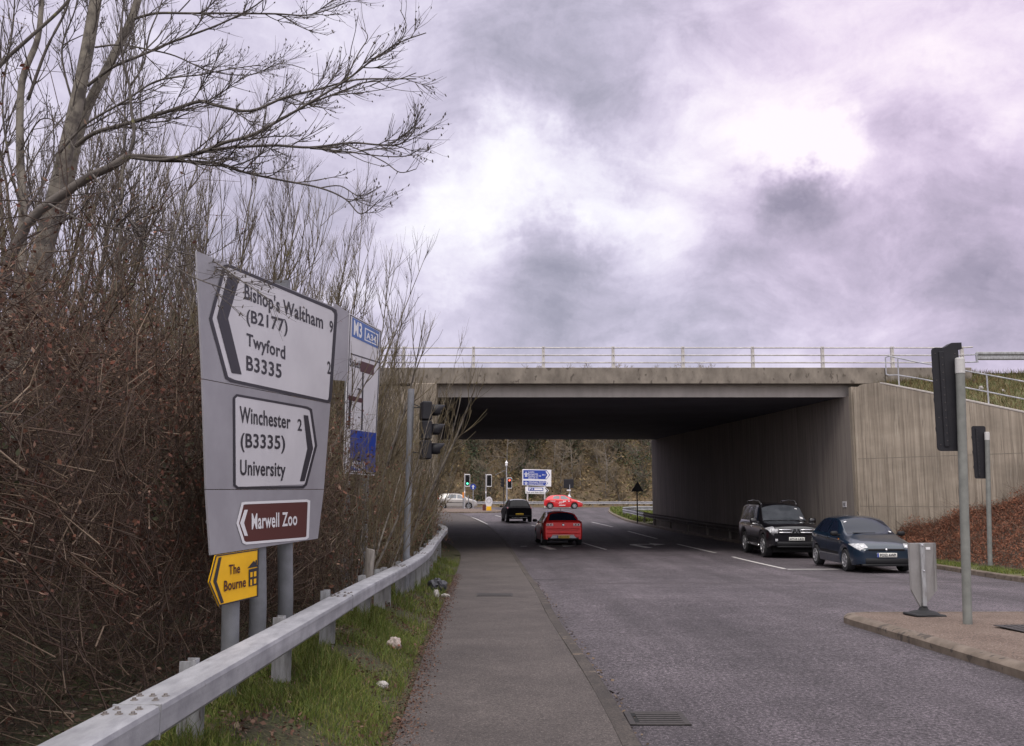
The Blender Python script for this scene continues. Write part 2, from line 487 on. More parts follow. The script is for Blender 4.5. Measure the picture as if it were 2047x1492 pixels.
# ------------------------------------------------------------------ ground, road, path
KL = pchip([(-8, .87), (6, .81), (12.8, .62), (18.3, .54), (30, .22), (41.5, -.25), (52, -1.05), (60, -2.0), (68, -3.05), (76, -4.6), (82, -7), (86, -12)])
KR = pchip([(-8, 10.6), (15, 11.1), (21.5, 11.55), (26.5, 11.9), (32, 11.3), (45, 9.5), (56, 8.05), (63, 7.6), (70, 7.75), (80, 8.3), (90, 9.3), (96, 10.2), (100, 13)])
PL = pchip([(-8, -.62), (5.8, -.74), (9.4, -.87), (20, -1.27), (32, -1.75), (37, -2.3), (45, -3.6), (57, -5.3), (70, -7.2), (80, -10)])


def strip(name, fa, fb, ys, z, m, cols=1, kind='structure', parent=None, za=None):
    mb = MB()
    mb.grid([[Vector((fa(y) + (fb(y) - fa(y)) * j / cols, y, (z(y, j / cols) if callable(z) else G(y) + z))) for j in range(cols + 1)] for y in ys])
    o = mb.build(name, m, parent, smooth_=True)
    return tag(o, kind=kind) if kind else o


def fr(a, b, s):
    n = max(1, int(round((b - a) / s)))
    return [a + (b - a) * i / n for i in range(n + 1)]


gm = MB()
gy = [-300, -60] + fr(-20, 140, 2) + [200, 400, 900, 1500]
gm.grid([[Vector((x, y, G(y) - .12)) for x in (-1200, -200, -60, -20, 0, 20, 60, 200, 1200)] for y in gy])
tag(gm.build('ground', M['fargrass'], smooth_=True), kind='structure')

road = strip('road', KL, KR, fr(-8, 100, 1), 0.0, M['asphalt'], 6)
cr_y = fr(83, 109, 2)
cross = strip('road', lambda y: -60, lambda y: 60, cr_y, .006, M['asphalt'], 12)
path = strip('path', PL, lambda y: KL(y) - .125, fr(-8, 80, .5), lambda y, t: G(y) + .085 + .004 * math.sin(y * 1.3 + t * 5), M['path'], 3)

# kerb along the path: flush top, low face to the road
km = MB()
rows = []
for y in fr(-8, 80, .5):
    x, z = KL(y), G(y)
    rows.append([Vector((x - .125, y, z - .05)), Vector((x - .125, y, z + .092)), Vector((x - .02, y, z + .094)), Vector((x, y, z + .075)), Vector((x + .004, y, z - .05))])
km.grid(rows)
tag(km.build('kerb', M['edging']), kind='structure')
# kerb on the far side of the road
km = MB(); rows = []
for y in fr(-8, 97, .6):
    x, z = KR(y), G(y)
    rows.append([Vector((x, y, z - .05)), Vector((x + .01, y, z + .10)), Vector((x + .03, y, z + .12)), Vector((x + .14, y, z + .122)), Vector((x + .14, y, z - .05))])
km.grid(rows)
tag(km.build('kerb', M['kerb']), kind='structure')


def ribbon(name, pts, w, m=None, z=.005, parent=None):
    """painted line through (x, y) points"""
    mb = MB(); rows = []
    q = []
    for (a, b) in zip(pts[:-1], pts[1:]):
        n = max(1, int(math.hypot(b[0] - a[0], b[1] - a[1]) / 1.0))
        q += [(a[0] + (b[0] - a[0]) * i / n, a[1] + (b[1] - a[1]) * i / n) for i in range(n)]
    q.append(pts[-1])
    for i, p in enumerate(q):
        a, b = q[max(0, i - 1)], q[min(len(q) - 1, i + 1)]
        t = Vector((b[0] - a[0], b[1] - a[1], 0)).normalized(); nrm = Vector((-t.y, t.x, 0))
        c = Vector((p[0], p[1], G(p[1]) + z))
        rows.append([c - nrm * w / 2, c + nrm * w / 2])
    mb.grid(rows)
    return mb.build(name, m or M['paint'], parent or road)


ribbon('lane_line', [(7.66, 26.45), (7.58, 32.4)], .11)
ribbon('stop_line', [(7.68, 26.3), (11.3, 26.3)], .15)
ribbon('lane_line', [(7.5, 34.7), (7.2, 41)], .12)
ribbon('lane_line', [(6.95, 45), (6.3, 51)], .12)
ribbon('lane_line', [(5.9, 55), (5.2, 61)], .12)
ribbon('lane_line', [(3.68, 36.8), (3.15, 42)], .12)
ribbon('lane_line', [(2.0, 52), (1.2, 57)], .12)
ribbon('lane_line', [(-.4, 68), (-1.3, 73)], .12)
ribbon('edge_line', [(KL(y) + .25, y) for y in fr(58, 70, 3)], .08)
ribbon('give_way_line', [(-3.5, 79.3), (2.5, 80.6)], .25)


def arrow(x, y, flip=1):
    mb = MB()
    pts = [(x, y), (x - .35 * flip, y + 2.3), (x - .30 * flip, y + 2.75), (x + .5 * flip, y + 2.75)]
    for (a, b) in zip(pts[:-1], pts[1:]):
        t = Vector((b[0] - a[0], b[1] - a[1], 0)).normalized(); n = Vector((-t.y, t.x, 0)) * .15
        A, B = Vector((*a, 0)), Vector((*b, 0))
        q = [A - n, B - n, B + n, A + n]
        mb.add([Vector((p.x, p.y, G(p.y) + .005)) for p in q], [(0, 1, 2, 3)])
    q = [(x + .5 * flip, y + 1.9), (x + .5 * flip, y + 3.6), (x + 1.1 * flip, y + 2.75)]
    mb.add([Vector((a, b, G(b) + .0055)) for a, b in q], [(0, 1, 2)])
    mb.build('turn_arrow', M['paint'], road)


arrow(5.55, 38.0)
arrow(1.62, 36.9)
ribbon('lane_line', [(.35, 39.2), (.62, 39.2)], .3)
ribbon('surface_joint', [(KL(21) + .3, 21.0), (11.3, 21.3)], .24, M['seam'], z=.004)
ribbon('surface_joint', [(KL(22) + .02, 22.3), (1.0, 22.2)], .12, M['void'], z=.004)


# leaf and grit dirt in the gutter along the path kerb
rng = random.Random(5)
gm = MB()
for i in range(420):
    y = 4 + 18 * rng.random() ** 1.3
    x = KL(y) + .01 + abs(rng.gauss(0, .06)); s = rng.uniform(.006, .022)
    c = Vector((x, y, G(y) + .004)); a = rng.random() * 6.28
    u, v = Vector((math.cos(a), math.sin(a), .2)) * s, Vector((-math.sin(a), math.cos(a), .3)) * s * .7
    gm.add([c - u, c - v, c + u, c + v + Vector((0, 0, s * .3))], [(0, 1, 2, 3)])
grit_mat = mat('gutter_leaf_grit', (.1, .07, .05), .95, island=[(.03, .022, .018), (.10, .065, .04), (.17, .12, .08), (.05, .035, .03)])
tag(gm.build('gutter_grit', grit_mat), 'brown leaf grit lying along the kerb of the path', 'grit', kind='stuff')

# ------------------------------------------------------------------ drain grate in the gutter
def drain(x, y, w, d, name, label, bars, axis):
    z = G(y) + .004
    t = empty(name, (x, y, z), 0, label, 'drain cover')
    mb = MB()
    mb.box((x, y, z + .001), (w, d, .008)); mb.build('pit', M['void'], t)
    mb = MB(); e = .045
    for sx in (-1, 1): mb.box((x + sx * (w / 2 - e / 2), y, z + .003), (e, d, .011), bev=.003)
    for sy in (-1, 1): mb.box((x, y + sy * (d / 2 - e / 2), z + .0032), (w - 2 * e, e, .0105), bev=.003)
    mb.build('frame', M['iron'], t)
    mb = MB()
    for i in range(bars):
        k = (i + .5) / bars
        if axis: mb.box((x + .02, y - d / 2 + e + (d - 2 * e) * k, z + .0065), (w - 2.6 * e, (d - 2 * e) / bars * .45, .003))
        else: mb.box((x - w / 2 + e + (w - 2 * e) * k, y, z + .0075), ((w - 2 * e) / bars * .6, d - 2.2 * e, .012), bev=.003)
    mb.build('grate', M['ironbar'], t)
    return t


drain(1.06, 7.07, .44, .40, 'drain_grate', 'dark iron gully grate in the road beside the path kerb', 5, True)
dg = empty('manhole_cover', (-.19, 16.5, G(16.5) + .09), 0, 'flat dark utility cover set in the path, ribbed', 'drain cover')
mb = MB(); mb.box((-.30, 16.5, G(16.5) + .092), (.62, .5, .008), bev=.003); mb.build('lid', M['iron'], dg)
mb = MB()
for i in range(14): mb.box((-.30 - .27 + i * .0415, 16.5, G(16.5) + .099), (.02, .4, .006))
mb.build('rib', M['iron'], dg)

# ------------------------------------------------------------------ traffic island on the right
def isl(y): return G(y) + .115
outline = [(4.52, 12.95), (4.62, 13.2), (4.9, 13.3), (12.0, 13.5), (12.0, 2.0), (4.66, 2.0), (4.60, 6.0), (4.57, 8.6), (4.53, 10.8), (4.50, 12.6)]
mb = MB()
inner = []
cxy = Vector((7.5, 8, 0))
n = len(outline)
pl = [Vector((a, b, 0)) for a, b in outline]
def inset(pl, d):
    out = []
    for i in range(len(pl)):
        a, b, c = pl[i - 1], pl[i], pl[(i + 1) % len(pl)]
        n1 = (b - a).normalized(); n2 = (c - b).normalized()
        n1, n2 = Vector((-n1.y, n1.x, 0)), Vector((-n2.y, n2.x, 0))
        m_ = (n1 + n2).normalized(); s = d / max(.35, m_.dot(n1))
        q = b + m_ * s
        q2 = b - m_ * s
        out.append(q if (q - cxy).length < (q2 - cxy).length else q2)
    return out
p1, p2, p3 = inset(pl, .035), inset(pl, .10), inset(pl, .145)
rings = [[Vector((q.x, q.y, G(q.y) - .05)) for q in pl], [Vector((q.x, q.y, G(q.y) + .075)) for q in pl], [Vector((q.x, q.y, isl(q.y) - .012)) for q in p1],
         [Vector((q.x, q.y, isl(q.y) + .006)) for q in p2], [Vector((q.x, q.y, isl(q.y) + .004)) for q in p3], [Vector((q.x, q.y, isl(q.y) - .06)) for q in p3]]
mb.grid([r + [r[0]] for r in rings])
tag(mb.build('kerb', M['kerb'], auto=50), kind='structure')
mb = MB(); mb.add([Vector((q.x, q.y, isl(q.y))) for q in inset(pl, .14)], [tuple(range(n))])
tag(mb.build('traffic_island', M['islandtop']), kind='structure')
# joints between the kerb stones
jm = MB()
for y in (11.1, 10.2, 9.3, 8.4, 7.5, 6.6):
    x = 4.2 + (11.6 - y) * .0745
    jm.box((x + .065, y, isl(y) + .003), (.125, .010, .012))
# plate round the pole
mcp = empty('manhole_cover', (6.05, 10.55, isl(10.5)), 0, 'dark patterned steel cover in the island beside the tall grey pole', 'drain cover')
mb = MB(); mb.box((6.35, 11.05, isl(10.6) + .003), (1.0, .95, .008), rot=(0, 0, R(6)), bev=.003)
for i in range(9):
    for j in range(8):
        mb.box((6.35 - .42 + i * .105, 11.05 - .38 + j * .108, isl(10.6) + .0085), (.075, .02, .005), rot=(0, 0, R(45 if (i + j) % 2 else -45)))
mb.build('lid', M['iron'], mcp)

# ------------------------------------------------------------------ left verge and embankment (ground that rises to the motorway)
def verge_z(x, y):
    s = PL(y) - x
    top = 1.1 + 5.0 * smooth(13, 31.5, y)
    w0 = 1.6 - .6 * smooth(18, 30, y)
    return G(y) + .06 + (.05 + .23 * (1 - smooth(11, 22, y)) + .08 * smooth(22, 30, y)) * smooth(0, .8, s) + (top) * smooth(w0, w0 + 5.5 - 1.2 * smooth(18, 31, y), s) + .03 * math.sin(x * 5.1 + y * 3.3) * smooth(.3, 1, s) * math.sin(y * 2.3 - x * 1.7)


mb = MB()
us = [0, .08, .2, .35, .5, .7, .9, 1.2, 1.5, 1.8, 2.2, 2.6, 3.0, 3.5, 4, 4.5, 5, 5.5, 6, 7, 8, 10, 14, 20, 40]
mb.grid([[Vector((PL(y) - u, y, verge_z(PL(y) - u, y))) for u in us] for y in fr(-8, 32.2, .4)])
tag(mb.build('embankment', M['verge'], smooth_=True), kind='structure')

# ------------------------------------------------------------------ road bridge
NY, FY = 32.0, 56.8                       # near and far edge of the deck
br = empty('road_bridge', (4.5, NY, G(NY)), 0, 'concrete road bridge carrying a motorway over the road, dark underneath', 'bridge')
SOF, CAN, TOPB = 5.17, 5.58, 6.15
GY = NY + .55
mb = MB()
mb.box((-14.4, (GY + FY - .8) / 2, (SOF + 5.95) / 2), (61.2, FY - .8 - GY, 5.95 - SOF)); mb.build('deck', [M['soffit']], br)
mb = MB(); mb.box((4.4, GY - .012, (SOF + CAN) / 2 + .01), (16.0, .03, CAN - SOF + .02)); mb.build('girder', M['girder'], br)
mb = MB(); mb.box((4.4, GY - .03, SOF + .02), (16.0, .05, .05)); mb.build('drip_edge', M['girder'], br)
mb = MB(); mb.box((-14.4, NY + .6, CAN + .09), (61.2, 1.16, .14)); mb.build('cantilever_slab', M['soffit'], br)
XR, XL = 16.05, -45
mb = MB()
x = 13.05
edges = [13.05]
mb.box(((XL + 13.0) / 2, NY + .15, (CAN + TOPB) / 2), (13.0 - XL, .34, TOPB - CAN), bev=.015)
mb.box(((13.03 + XR) / 2, NY + .155, (CAN + TOPB) / 2 + .004), (XR - 13.03, .33, TOPB - CAN), bev=.015)
mb.build('parapet_beam', M['beam'], br)
mb = MB(); mb.box((-14.4, FY - .4, (CAN + TOPB) / 2), (61.2, .8, TOPB - CAN)); mb.build('parapet_beam', M['beam'], br)
# railing: posts on the beam, three rails
rl = MB()
for z, r in ((6.87, .024), (6.605, .024), (6.345, .024)):
    rl.tube([Vector((XL, NY + .13, z)), Vector((15.75, NY + .13, z))], r, k=8)
rl.tube([Vector((15.75, NY + .13, 6.87)), Vector((16.2, NY + .12, 6.90))], .024, k=8)
railing = rl.build('railing', M['rail_white'], br)
post = None
for i in range(-17, 8):
    x = 3.55 + i * 2.45
    if x > 16.3: continue
    mb = MB()
    mb.prism([Vector((-.055, .02, 0)), Vector((.055, .02, 0)), Vector((.045, .02, .76)), Vector((-.045, .02, .76))], (0, .12, 0))
    for z in (.72, .455, .195): mb.box((0, -.005, z), (.05, .05, .035), bev=.008)
    if post is None:
        post = mb.build('post', M['rail_white'], railing, world=False); post.location = (0, 0, 0)
    else:
        c = post.copy(); COL.objects.link(c); post = c
    post.location = Vector((x, NY + .04, TOPB)) - offset_of(railing)
# far railing
rl = MB()
for z in (6.87, 6.605, 6.345): rl.tube([Vector((-30, FY - .3, z)), Vector((35, FY - .3, z))], .024, k=6)
for i in range(-12, 14): rl.box((i * 2.45, FY - .3, 6.5), (.09, .1, .74))
rl.build('railing', M['rail_white'], br)

# abutments: tall vertically boarded walls
def wall_strip(name, pts, zb, zt, th, m, parent, seg=1.2):
    """vertical wall through (x, y) points; zt may be a function of the run length"""
    mb = MB(); run = 0; cols = []
    for (a, b) in zip(pts[:-1], pts[1:]):
        L = math.hypot(b[0] - a[0], b[1] - a[1]); k = max(1, int(L / seg))
        for i in range(k + (1 if b == pts[-1] else 0)):
            t = i / k
            cols.append((a[0] + (b[0] - a[0]) * t, a[1] + (b[1] - a[1]) * t, run + L * t, (b[0] - a[0]) / L, (b[1] - a[1]) / L))
        run += L
    f = [[], [], [], []]
    for (x, y, s, tx, ty) in cols:
        z1 = zt(s) if callable(zt) else zt
        n = Vector((ty, -tx, 0)) * th
        p = Vector((x, y, 0))
        f[0].append(p + Vector((0, 0, zb))); f[1].append(p + Vector((0, 0, z1)))
        f[2].append(p + n + Vector((0, 0, z1))); f[3].append(p + n + Vector((0, 0, zb)))
    mb.grid([f[0], f[1], f[2], f[3], f[0]])
    k = len(cols)
    mb.add([f[0][0], f[1][0], f[2][0], f[3][0], f[0][-1], f[1][-1], f[2][-1], f[3][-1]], [(0, 1, 2, 3), (4, 5, 6, 7)])
    return mb.build(name, m, parent)


WX0, WY0 = 11.78, 31.75
wing = [(WX0, WY0), (WX0 + .64 * 14, WY0 - .77 * 14)]
def wing_top(s):
    return 5.50 - (max(0, s - 1.0) ** 1.02) * .285 - .16 * (1 - smooth(0, .45, s)) ** 2
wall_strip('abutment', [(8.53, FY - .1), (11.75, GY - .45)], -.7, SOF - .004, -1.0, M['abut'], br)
wall_strip('abutment', [(11.75, GY - .453), (11.765, 31.9)], -.7, CAN - .12, -1.0, M['conc'], br, .2)
wall_strip('wing_wall', [wing[0], wing[1]], -.7, wing_top, -.45, M['conc'], br, .12)
# pale coping edge of the wing wall
cm = MB(); rows = []
for s in fr(1.0, 14, .2):
    c = Vector((WX0 + .64 * s, WY0 - .77 * s, wing_top(s)))
    n = Vector((-.77, -.64, 0))
    rows.append([c + n * .015 - Vector((0, 0, .03)), c + n * .015 + Vector((0, 0, .012)), c - n * .46 + Vector((0, 0, .012)), c - n * .46 - Vector((0, 0, .03))])
cm.grid(rows); cm.build('coping', M['girder'], br)
strip('verge', lambda y: -2.75 - (y - 32) * .137, PL, fr(31.9, 56, 1), lambda y, t: G(y) + .10 + .02 * (1 - t), M['verge'], 2)
M['joint'] = mat('pour_joint', (.16, .135, .11), .9, col2=(.22, .19, .155), scale=6)
n_ = Vector((-.77, -.64, 0)).normalized() * .004
for zj in (1.35, 2.95):
    jm = MB()
    jm.grid([[Vector((WX0 + .64 * s, WY0 - .77 * s, zj + dz)) + n_ * (1 + .0 * s) for s in fr(.05, 12, .5)] for dz in (0, .018)])
    jm.build('pour_joint', M['joint'], br)
# left abutment, seen end on beside the path
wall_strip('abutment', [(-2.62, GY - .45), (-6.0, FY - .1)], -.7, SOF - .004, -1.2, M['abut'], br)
mb = MB(); mb.box((-3.06, GY - .40, (CAN - .01 - .7) / 2), (.9, .9, CAN - .01 + .7), bev=.03); mb.build('abutment', M['conc'], br)
mb = MB(); mb.box((-5.9, GY - .30, (CAN - .1 - .7) / 2), (4.8, .7, CAN - .1 + .7)); mb.build('wing_wall', M['conc'], br)
# number plaque on the wall
pq = Vector((9.9, 0, 0))
tpx = P(1683, 1008, 30)   # only to find the direction
wx = lambda y: 11.75 + (8.53 - 11.75) * (y - (GY - .45)) / (FY - .1 - (GY - .45))
plq = None
py = 32.75
mb = MB(); mb.box((wx(py) - .012, py, 1.42), (.02, .26, .20), rot=(0, 0, R(7.5))); plq = mb.build('plaque', M['signwhite'], br)
PLAQUE = (plq, Vector((wx(py) - .026, py, 1.42)))
# embankment behind the wing wall
mb = MB(); rows = []
for s in fr(0, 13, .8):
    base = Vector((WX0 + .64 * s + .34, WY0 - .77 * s + .28, wing_top(s) - .10))
    row = []
    for k in fr(0, 1, .125):
        tgt = Vector((14.2 + s * 1.25, 33.6, 6.16))
        q = base.lerp(tgt, k); q.z = base.z + (tgt.z - base.z) * (k ** .85) + .06 * math.sin(s * 3.1 + k * 9)
        row.append(q)
    row.append(Vector((14.2 + s * 1.25, 36, 6.05)))
    rows.append(row)
mb.grid(rows)
emb_r = mb.build('embankment', M['fargrass'], smooth_=True); tag(emb_r, kind='structure')
EMB_ROWS = rows
mb = MB()
mb.grid([[Vector((x, y, z)) for x in (16, 25, 40, 70)] for (y, z) in ((33.4, 6.14), (60, 6.1), (75, 3.5), (90, .4))])
tag(mb.build('embankment', M['fargrass'], smooth_=True), kind='structure')
mb = MB()
mb.grid([[Vector((x, y, z)) for x in (-70, -40, -14, -7.6)] for (y, z) in ((32.6, 5.9), (57, 5.9), (70, 3.5), (80, .3))])
tag(mb.build('embankment', M['hill'], smooth_=True), kind='structure')

# handrail along the top of the wing wall
hr = empty('handrail', (WX0 + .4, WY0 - .2, wing_top(1)), 0, 'two-rail tubular metal handrail along the top of the sloping wing wall', 'handrail')
def hp(s, h): return Vector((WX0 + .64 * s + .16, WY0 - .77 * s + .13, wing_top(s) + h))
mb = MB()
ss = fr(1.25, 13, 1.0)
mb.tube([hp(1.12, .30), hp(1.12, .88), hp(1.25, .96)] + [hp(s, .92) for s in ss[1:]], .022, k=8)
mb.tube([hp(1.12, .32), hp(1.22, .30), hp(1.5, .36)] + [hp(s, .38) for s in ss[1:]], .022, k=8)
mb.build('rail', M['galv'], hr)
for s in (1.55, 4.39, 7.2, 10.0):
    mb = MB(); mb.tube([hp(s, -.06), hp(s, .915)], .024, k=8); mb.build('post', M['galv'], hr)

# crash barrier beyond the end of the parapet
cb = empty('crash_barrier', (17, 33, 6.1), 0, 'grey steel crash barrier on the embankment beyond the bridge parapet', 'crash barrier')
mb = MB()
prof = [(.0, .0), (.045, .03), (.045, .09), (.0, .13), (0, .17), (.045, .21), (.045, .27), (0, .30)]
a, b = Vector((16.35, NY + .25, 6.45)), Vector((40, NY + .9, 6.62))
mb.grid([[e + Vector((0, -q[0], q[1] - .0)) for q in prof] for e in (a, b)])
mb.build('beam', M['galvpost'], cb)
mb = MB()
for z in (6.345, 6.605): mb.tube([Vector((15.7, NY + .13, z)), Vector((16.4, NY + .2, z + .04))], .024, k=6)
mb.box((16.35, NY + .2, 6.53), (.05, .06, .34)); mb.build('connector', M['galv'], cb)
for i in range(9):
    x = 18.25 + i * 2.4
    mb = MB(); mb.box((x, NY + .40, 6.35), (.12, .08, .82)); mb.build('post', M['galvpost'], cb)

# barrier rail inside the tunnel along the right wall
tb = empty('crash_barrier', (8.0, 60, G(60)), 0, 'dark crash barrier running along the foot of the bridge wall, rounded pale end', 'crash barrier')
def bz(y): return G(y) + .62
pts = [Vector((8.9, 69.0, bz(69) + .02)), Vector((8.2, 68.0, bz(68))), Vector((7.95, 66.5, bz(66))), Vector((8.05, 64, bz(64)))] + [Vector((wx(y) - .42, y, bz(y))) for y in fr(57, 33, -3) or []]
pts = [Vector((10.6, 70.5, bz(70))), Vector((9.2, 70.2, bz(69) + .02)), Vector((8.3, 69.2, bz(68))), Vector((7.95, 67.5, bz(66))), Vector((8.02, 64, bz(64)))]
y = 58.0
while y >= 33: pts.append(Vector((wx(min(y, 56.5)) - .45, y, bz(y)))); y -= 3
mb = MB(); rows = []
for i, p in enumerate(pts):
    t = (pts[min(i + 1, len(pts) - 1)] - pts[max(0, i - 1)]).normalized(); nn = Vector((t.y, -t.x, 0))
    rows.append([p - nn * q[0] * 1.2 + Vector((0, 0, q[1] - .15)) for q in prof])
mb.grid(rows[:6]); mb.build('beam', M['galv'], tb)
mb = MB(); mb.grid(rows[5:]); mb.build('beam', M['darkbarrier'], tb)
for p in pts[1::1]:
    mb = MB(); mb.box((p.x + .1, p.y, G(p.y) + .3), (.11, .11, .72)); mb.build('post', M['timber'], tb)

# ------------------------------------------------------------------ far side: grass corner, island, bank
mb = MB(); rows = []
for y in fr(57, 97, 2):
    a = KR(y) + .13
    rows.append([Vector((a + (60 - a) * k, y, G(y) + .115 + .25 * k)) for k in (0, .03, .1, .3, 1)])
mb.grid(rows); tag(mb.build('grass_corner', M['fargrass'], smooth_=True), kind='structure')
mb = MB(); rows = []
for y in fr(-8, 32, 1):
    a = KR(y) + .13
    rows.append([Vector((a + w, y, G(y) + .115 + .02 * w)) for w in (0, .6, 1.5, 4, 30)])
mb.grid(rows); tag(mb.build('verge', M['fargrass'], smooth_=True), kind='structure')
# far traffic island
pl = [Vector((x, y, 0)) for x, y in ((-16, 79.0), (-3.2, 79.4), (-1.2, 80.4), (-.7, 83), (-1.4, 88), (-3.2, 92.5), (-9, 94.5), (-16, 95))]
cxy = Vector((-8, 87, 0))
mb = MB()
ri = inset(pl, .15)
mb.grid([[Vector((q.x, q.y, G(q.y) - .05)) for q in pl + pl[:1]], [Vector((q.x, q.y, G(q.y) + .12)) for q in pl + pl[:1]], [Vector((q.x, q.y, G(q.y) + .122)) for q in ri + ri[:1]]])
tag(mb.build('kerb', M['kerb']), kind='structure')
mb = MB(); mb.add([Vector((q.x, q.y, G(q.y) + .12)) for q in ri], [tuple(range(len(ri)))])
tag(mb.build('traffic_island', M['islandtop']), kind='structure')
# wooded bank behind the far junction
mb = MB(); rows = []
rr = random.Random(3)
for y, z in ((108, .5), (112, .62), (114, 1.2), (118, 3.2), (124, 6.5), (132, 10), (145, 13), (170, 15), (260, 18)):
    rows.append([Vector((x, y, z + (rr.uniform(-.5, .5) if z > 1.5 else 0))) for x in range(-120, 121, 6)])
mb.grid(rows); tag(mb.build('hill', M['hill'], smooth_=True), kind='structure')
FARZ = pchip([(108, .55), (112, .66), (114, 1.2), (118, 3.2), (124, 6.5), (132, 10), (145, 13), (170, 15), (260, 18)])
# far guard rail
fb = empty('crash_barrier', (0, 111, .6), 0, 'long pale steel crash barrier in front of the far wooded bank', 'crash barrier')
mb = MB()
mb.grid([[Vector((x, 111 - q[0] * 1.4, 1.0 + q[1])) for q in prof] for x in (-40, 0, 40)])
mb.build('beam', M['galv'], fb)
for i in range(30):
    mb = MB(); mb.box((-36 + i * 2.4, 111.1, .85), (.12, .1, .9)); mb.build('post', M['timber'], fb)
# ------------------------------------------------------------------ lettering
_tcache = {}
def text_geo(s, bold=.0):
    """flat triangulated lettering; baseline y=0, cap height 1, x from 0"""
    key = (s, bold)
    if key in _tcache: return _tcache[key]
    cu = bpy.data.curves.new('lettering', 'FONT')
    cu.body = s; cu.size = 1; cu.offset = bold; cu.resolution_u = 4; cu.fill_mode = 'FRONT'; cu.space_character = 1.06
    ob = bpy.data.objects.new('lettering', cu); COL.objects.link(ob)
    dg = bpy.context.evaluated_depsgraph_get()
    me = ob.evaluated_get(dg).to_mesh()
    vs = [(v.co.x, v.co.y) for v in me.vertices]
    fs = [tuple(p.vertices) for p in me.polygons]
    ob.evaluated_get(dg).to_mesh_clear()
    bpy.data.objects.remove(ob); bpy.data.curves.remove(cu)
    cap = .70
    x0 = min(v[0] for v in vs); x1 = max(v[0] for v in vs)
    vs = [((x - x0) / (x1 - x0), y / cap) for x, y in vs]
    asp = (x1 - x0) / cap
    _tcache[key] = (vs, fs, asp)
    return _tcache[key]


class Sheet:
    """A sign face measured as rows of (left, right) world corners; pix() finds the face point seen at a photo pixel."""
    def __init__(s, rows):
        s.rows = rows
        s.cam = Vector((0, 0, CAM_Z))

    def at(s, u, w):
        n = len(s.rows) - 1
        w = min(max(w, -.2), n + .2); i = min(n - 1, max(0, int(w))); t = w - i
        l = s.rows[i][0].lerp(s.rows[i + 1][0], t) if 0 <= t <= 1 else s.rows[i][0] + (s.rows[i + 1][0] - s.rows[i][0]) * t
        r = s.rows[i][1].lerp(s.rows[i + 1][1], t) if 0 <= t <= 1 else s.rows[i][1] + (s.rows[i + 1][1] - s.rows[i][1]) * t
        return l + (r - l) * u

    def nrm(s, u, w):
        a = s.at(u + .01, w) - s.at(u - .01, w); b = s.at(u, w + .01) - s.at(u, w - .01)
        n = a.cross(b).normalized()
        return n if n.dot(s.cam - s.at(u, w)) > 0 else -n

    def proj(s, p):
        d = p - s.cam
        c, sn = math.cos(PITCH), math.sin(PITCH)
        f = d.y * c + d.z * sn; up = -d.y * sn + d.z * c
        return CX + FPX * d.x / f, CY - FPX * up / f

    def uv(s, px, py):
        n = len(s.rows) - 1
        u, w = .5, n / 2
        for _ in range(40):
            x, y = s.proj(s.at(u, w))
            e = 1e-3
            xu, yu = s.proj(s.at(u + e, w)); xw, yw = s.proj(s.at(u, w + e))
            a, b, c, d = (xu - x) / e, (xw - x) / e, (yu - y) / e, (yw - y) / e
            det = a * d - b * c
            dx, dy = px - x, py - y
            du, dw = (d * dx - b * dy) / det, (-c * dx + a * dy) / det
            u += max(-.3, min(.3, du)); w += max(-.5, min(.5, dw))
            if abs(dx) + abs(dy) < .01: break
        return u, w

    def pix(s, px, py, h=.003):
        u, w = s.uv(px, py)
        return s.at(u, w) + s.nrm(u, w) * h


def flat(sh, name, poly, m, parent, h=.003, sub=6):
    """filled shape on a sheet, polygon in photo pixels; cut in slices so that it follows the bend"""
    q = []
    n = len(poly)
    for i in range(n):
        a, b = poly[i], poly[(i + 1) % n]
        for k in range(sub): q.append((a[0] + (b[0] - a[0]) * k / sub, a[1] + (b[1] - a[1]) * k / sub))
    mb = MB()
    if name == 'face':      # wide faces: horizontal slices that follow the bend
        ylo, yhi = min(p[1] for p in poly), max(p[1] for p in poly)
        rows = []
        for k in range(41):
            y = ylo + (yhi - ylo) * (.001 + .998 * k / 40); xs = []
            for i in range(n):
                (xa, ya), (xb, yb) = poly[i], poly[(i + 1) % n]
                if (ya - y) * (yb - y) <= 0 and ya != yb: xs.append(xa + (xb - xa) * (y - ya) / (yb - ya))
            if len(xs) > 1: rows.append([sh.pix(min(xs) + (max(xs) - min(xs)) * j / 16, y, h) for j in range(17)])
        mb.grid(rows)
        return mb.build(name, m, parent, smooth_=True)
    import mathutils.geometry as mg
    tri = mg.tessellate_polygon([[Vector((x, y, 0)) for x, y in q]])
    mb.add([sh.pix(x, y, h) for x, y in q], [tuple(t) for t in tri])
    return mb.build(name, m, parent)


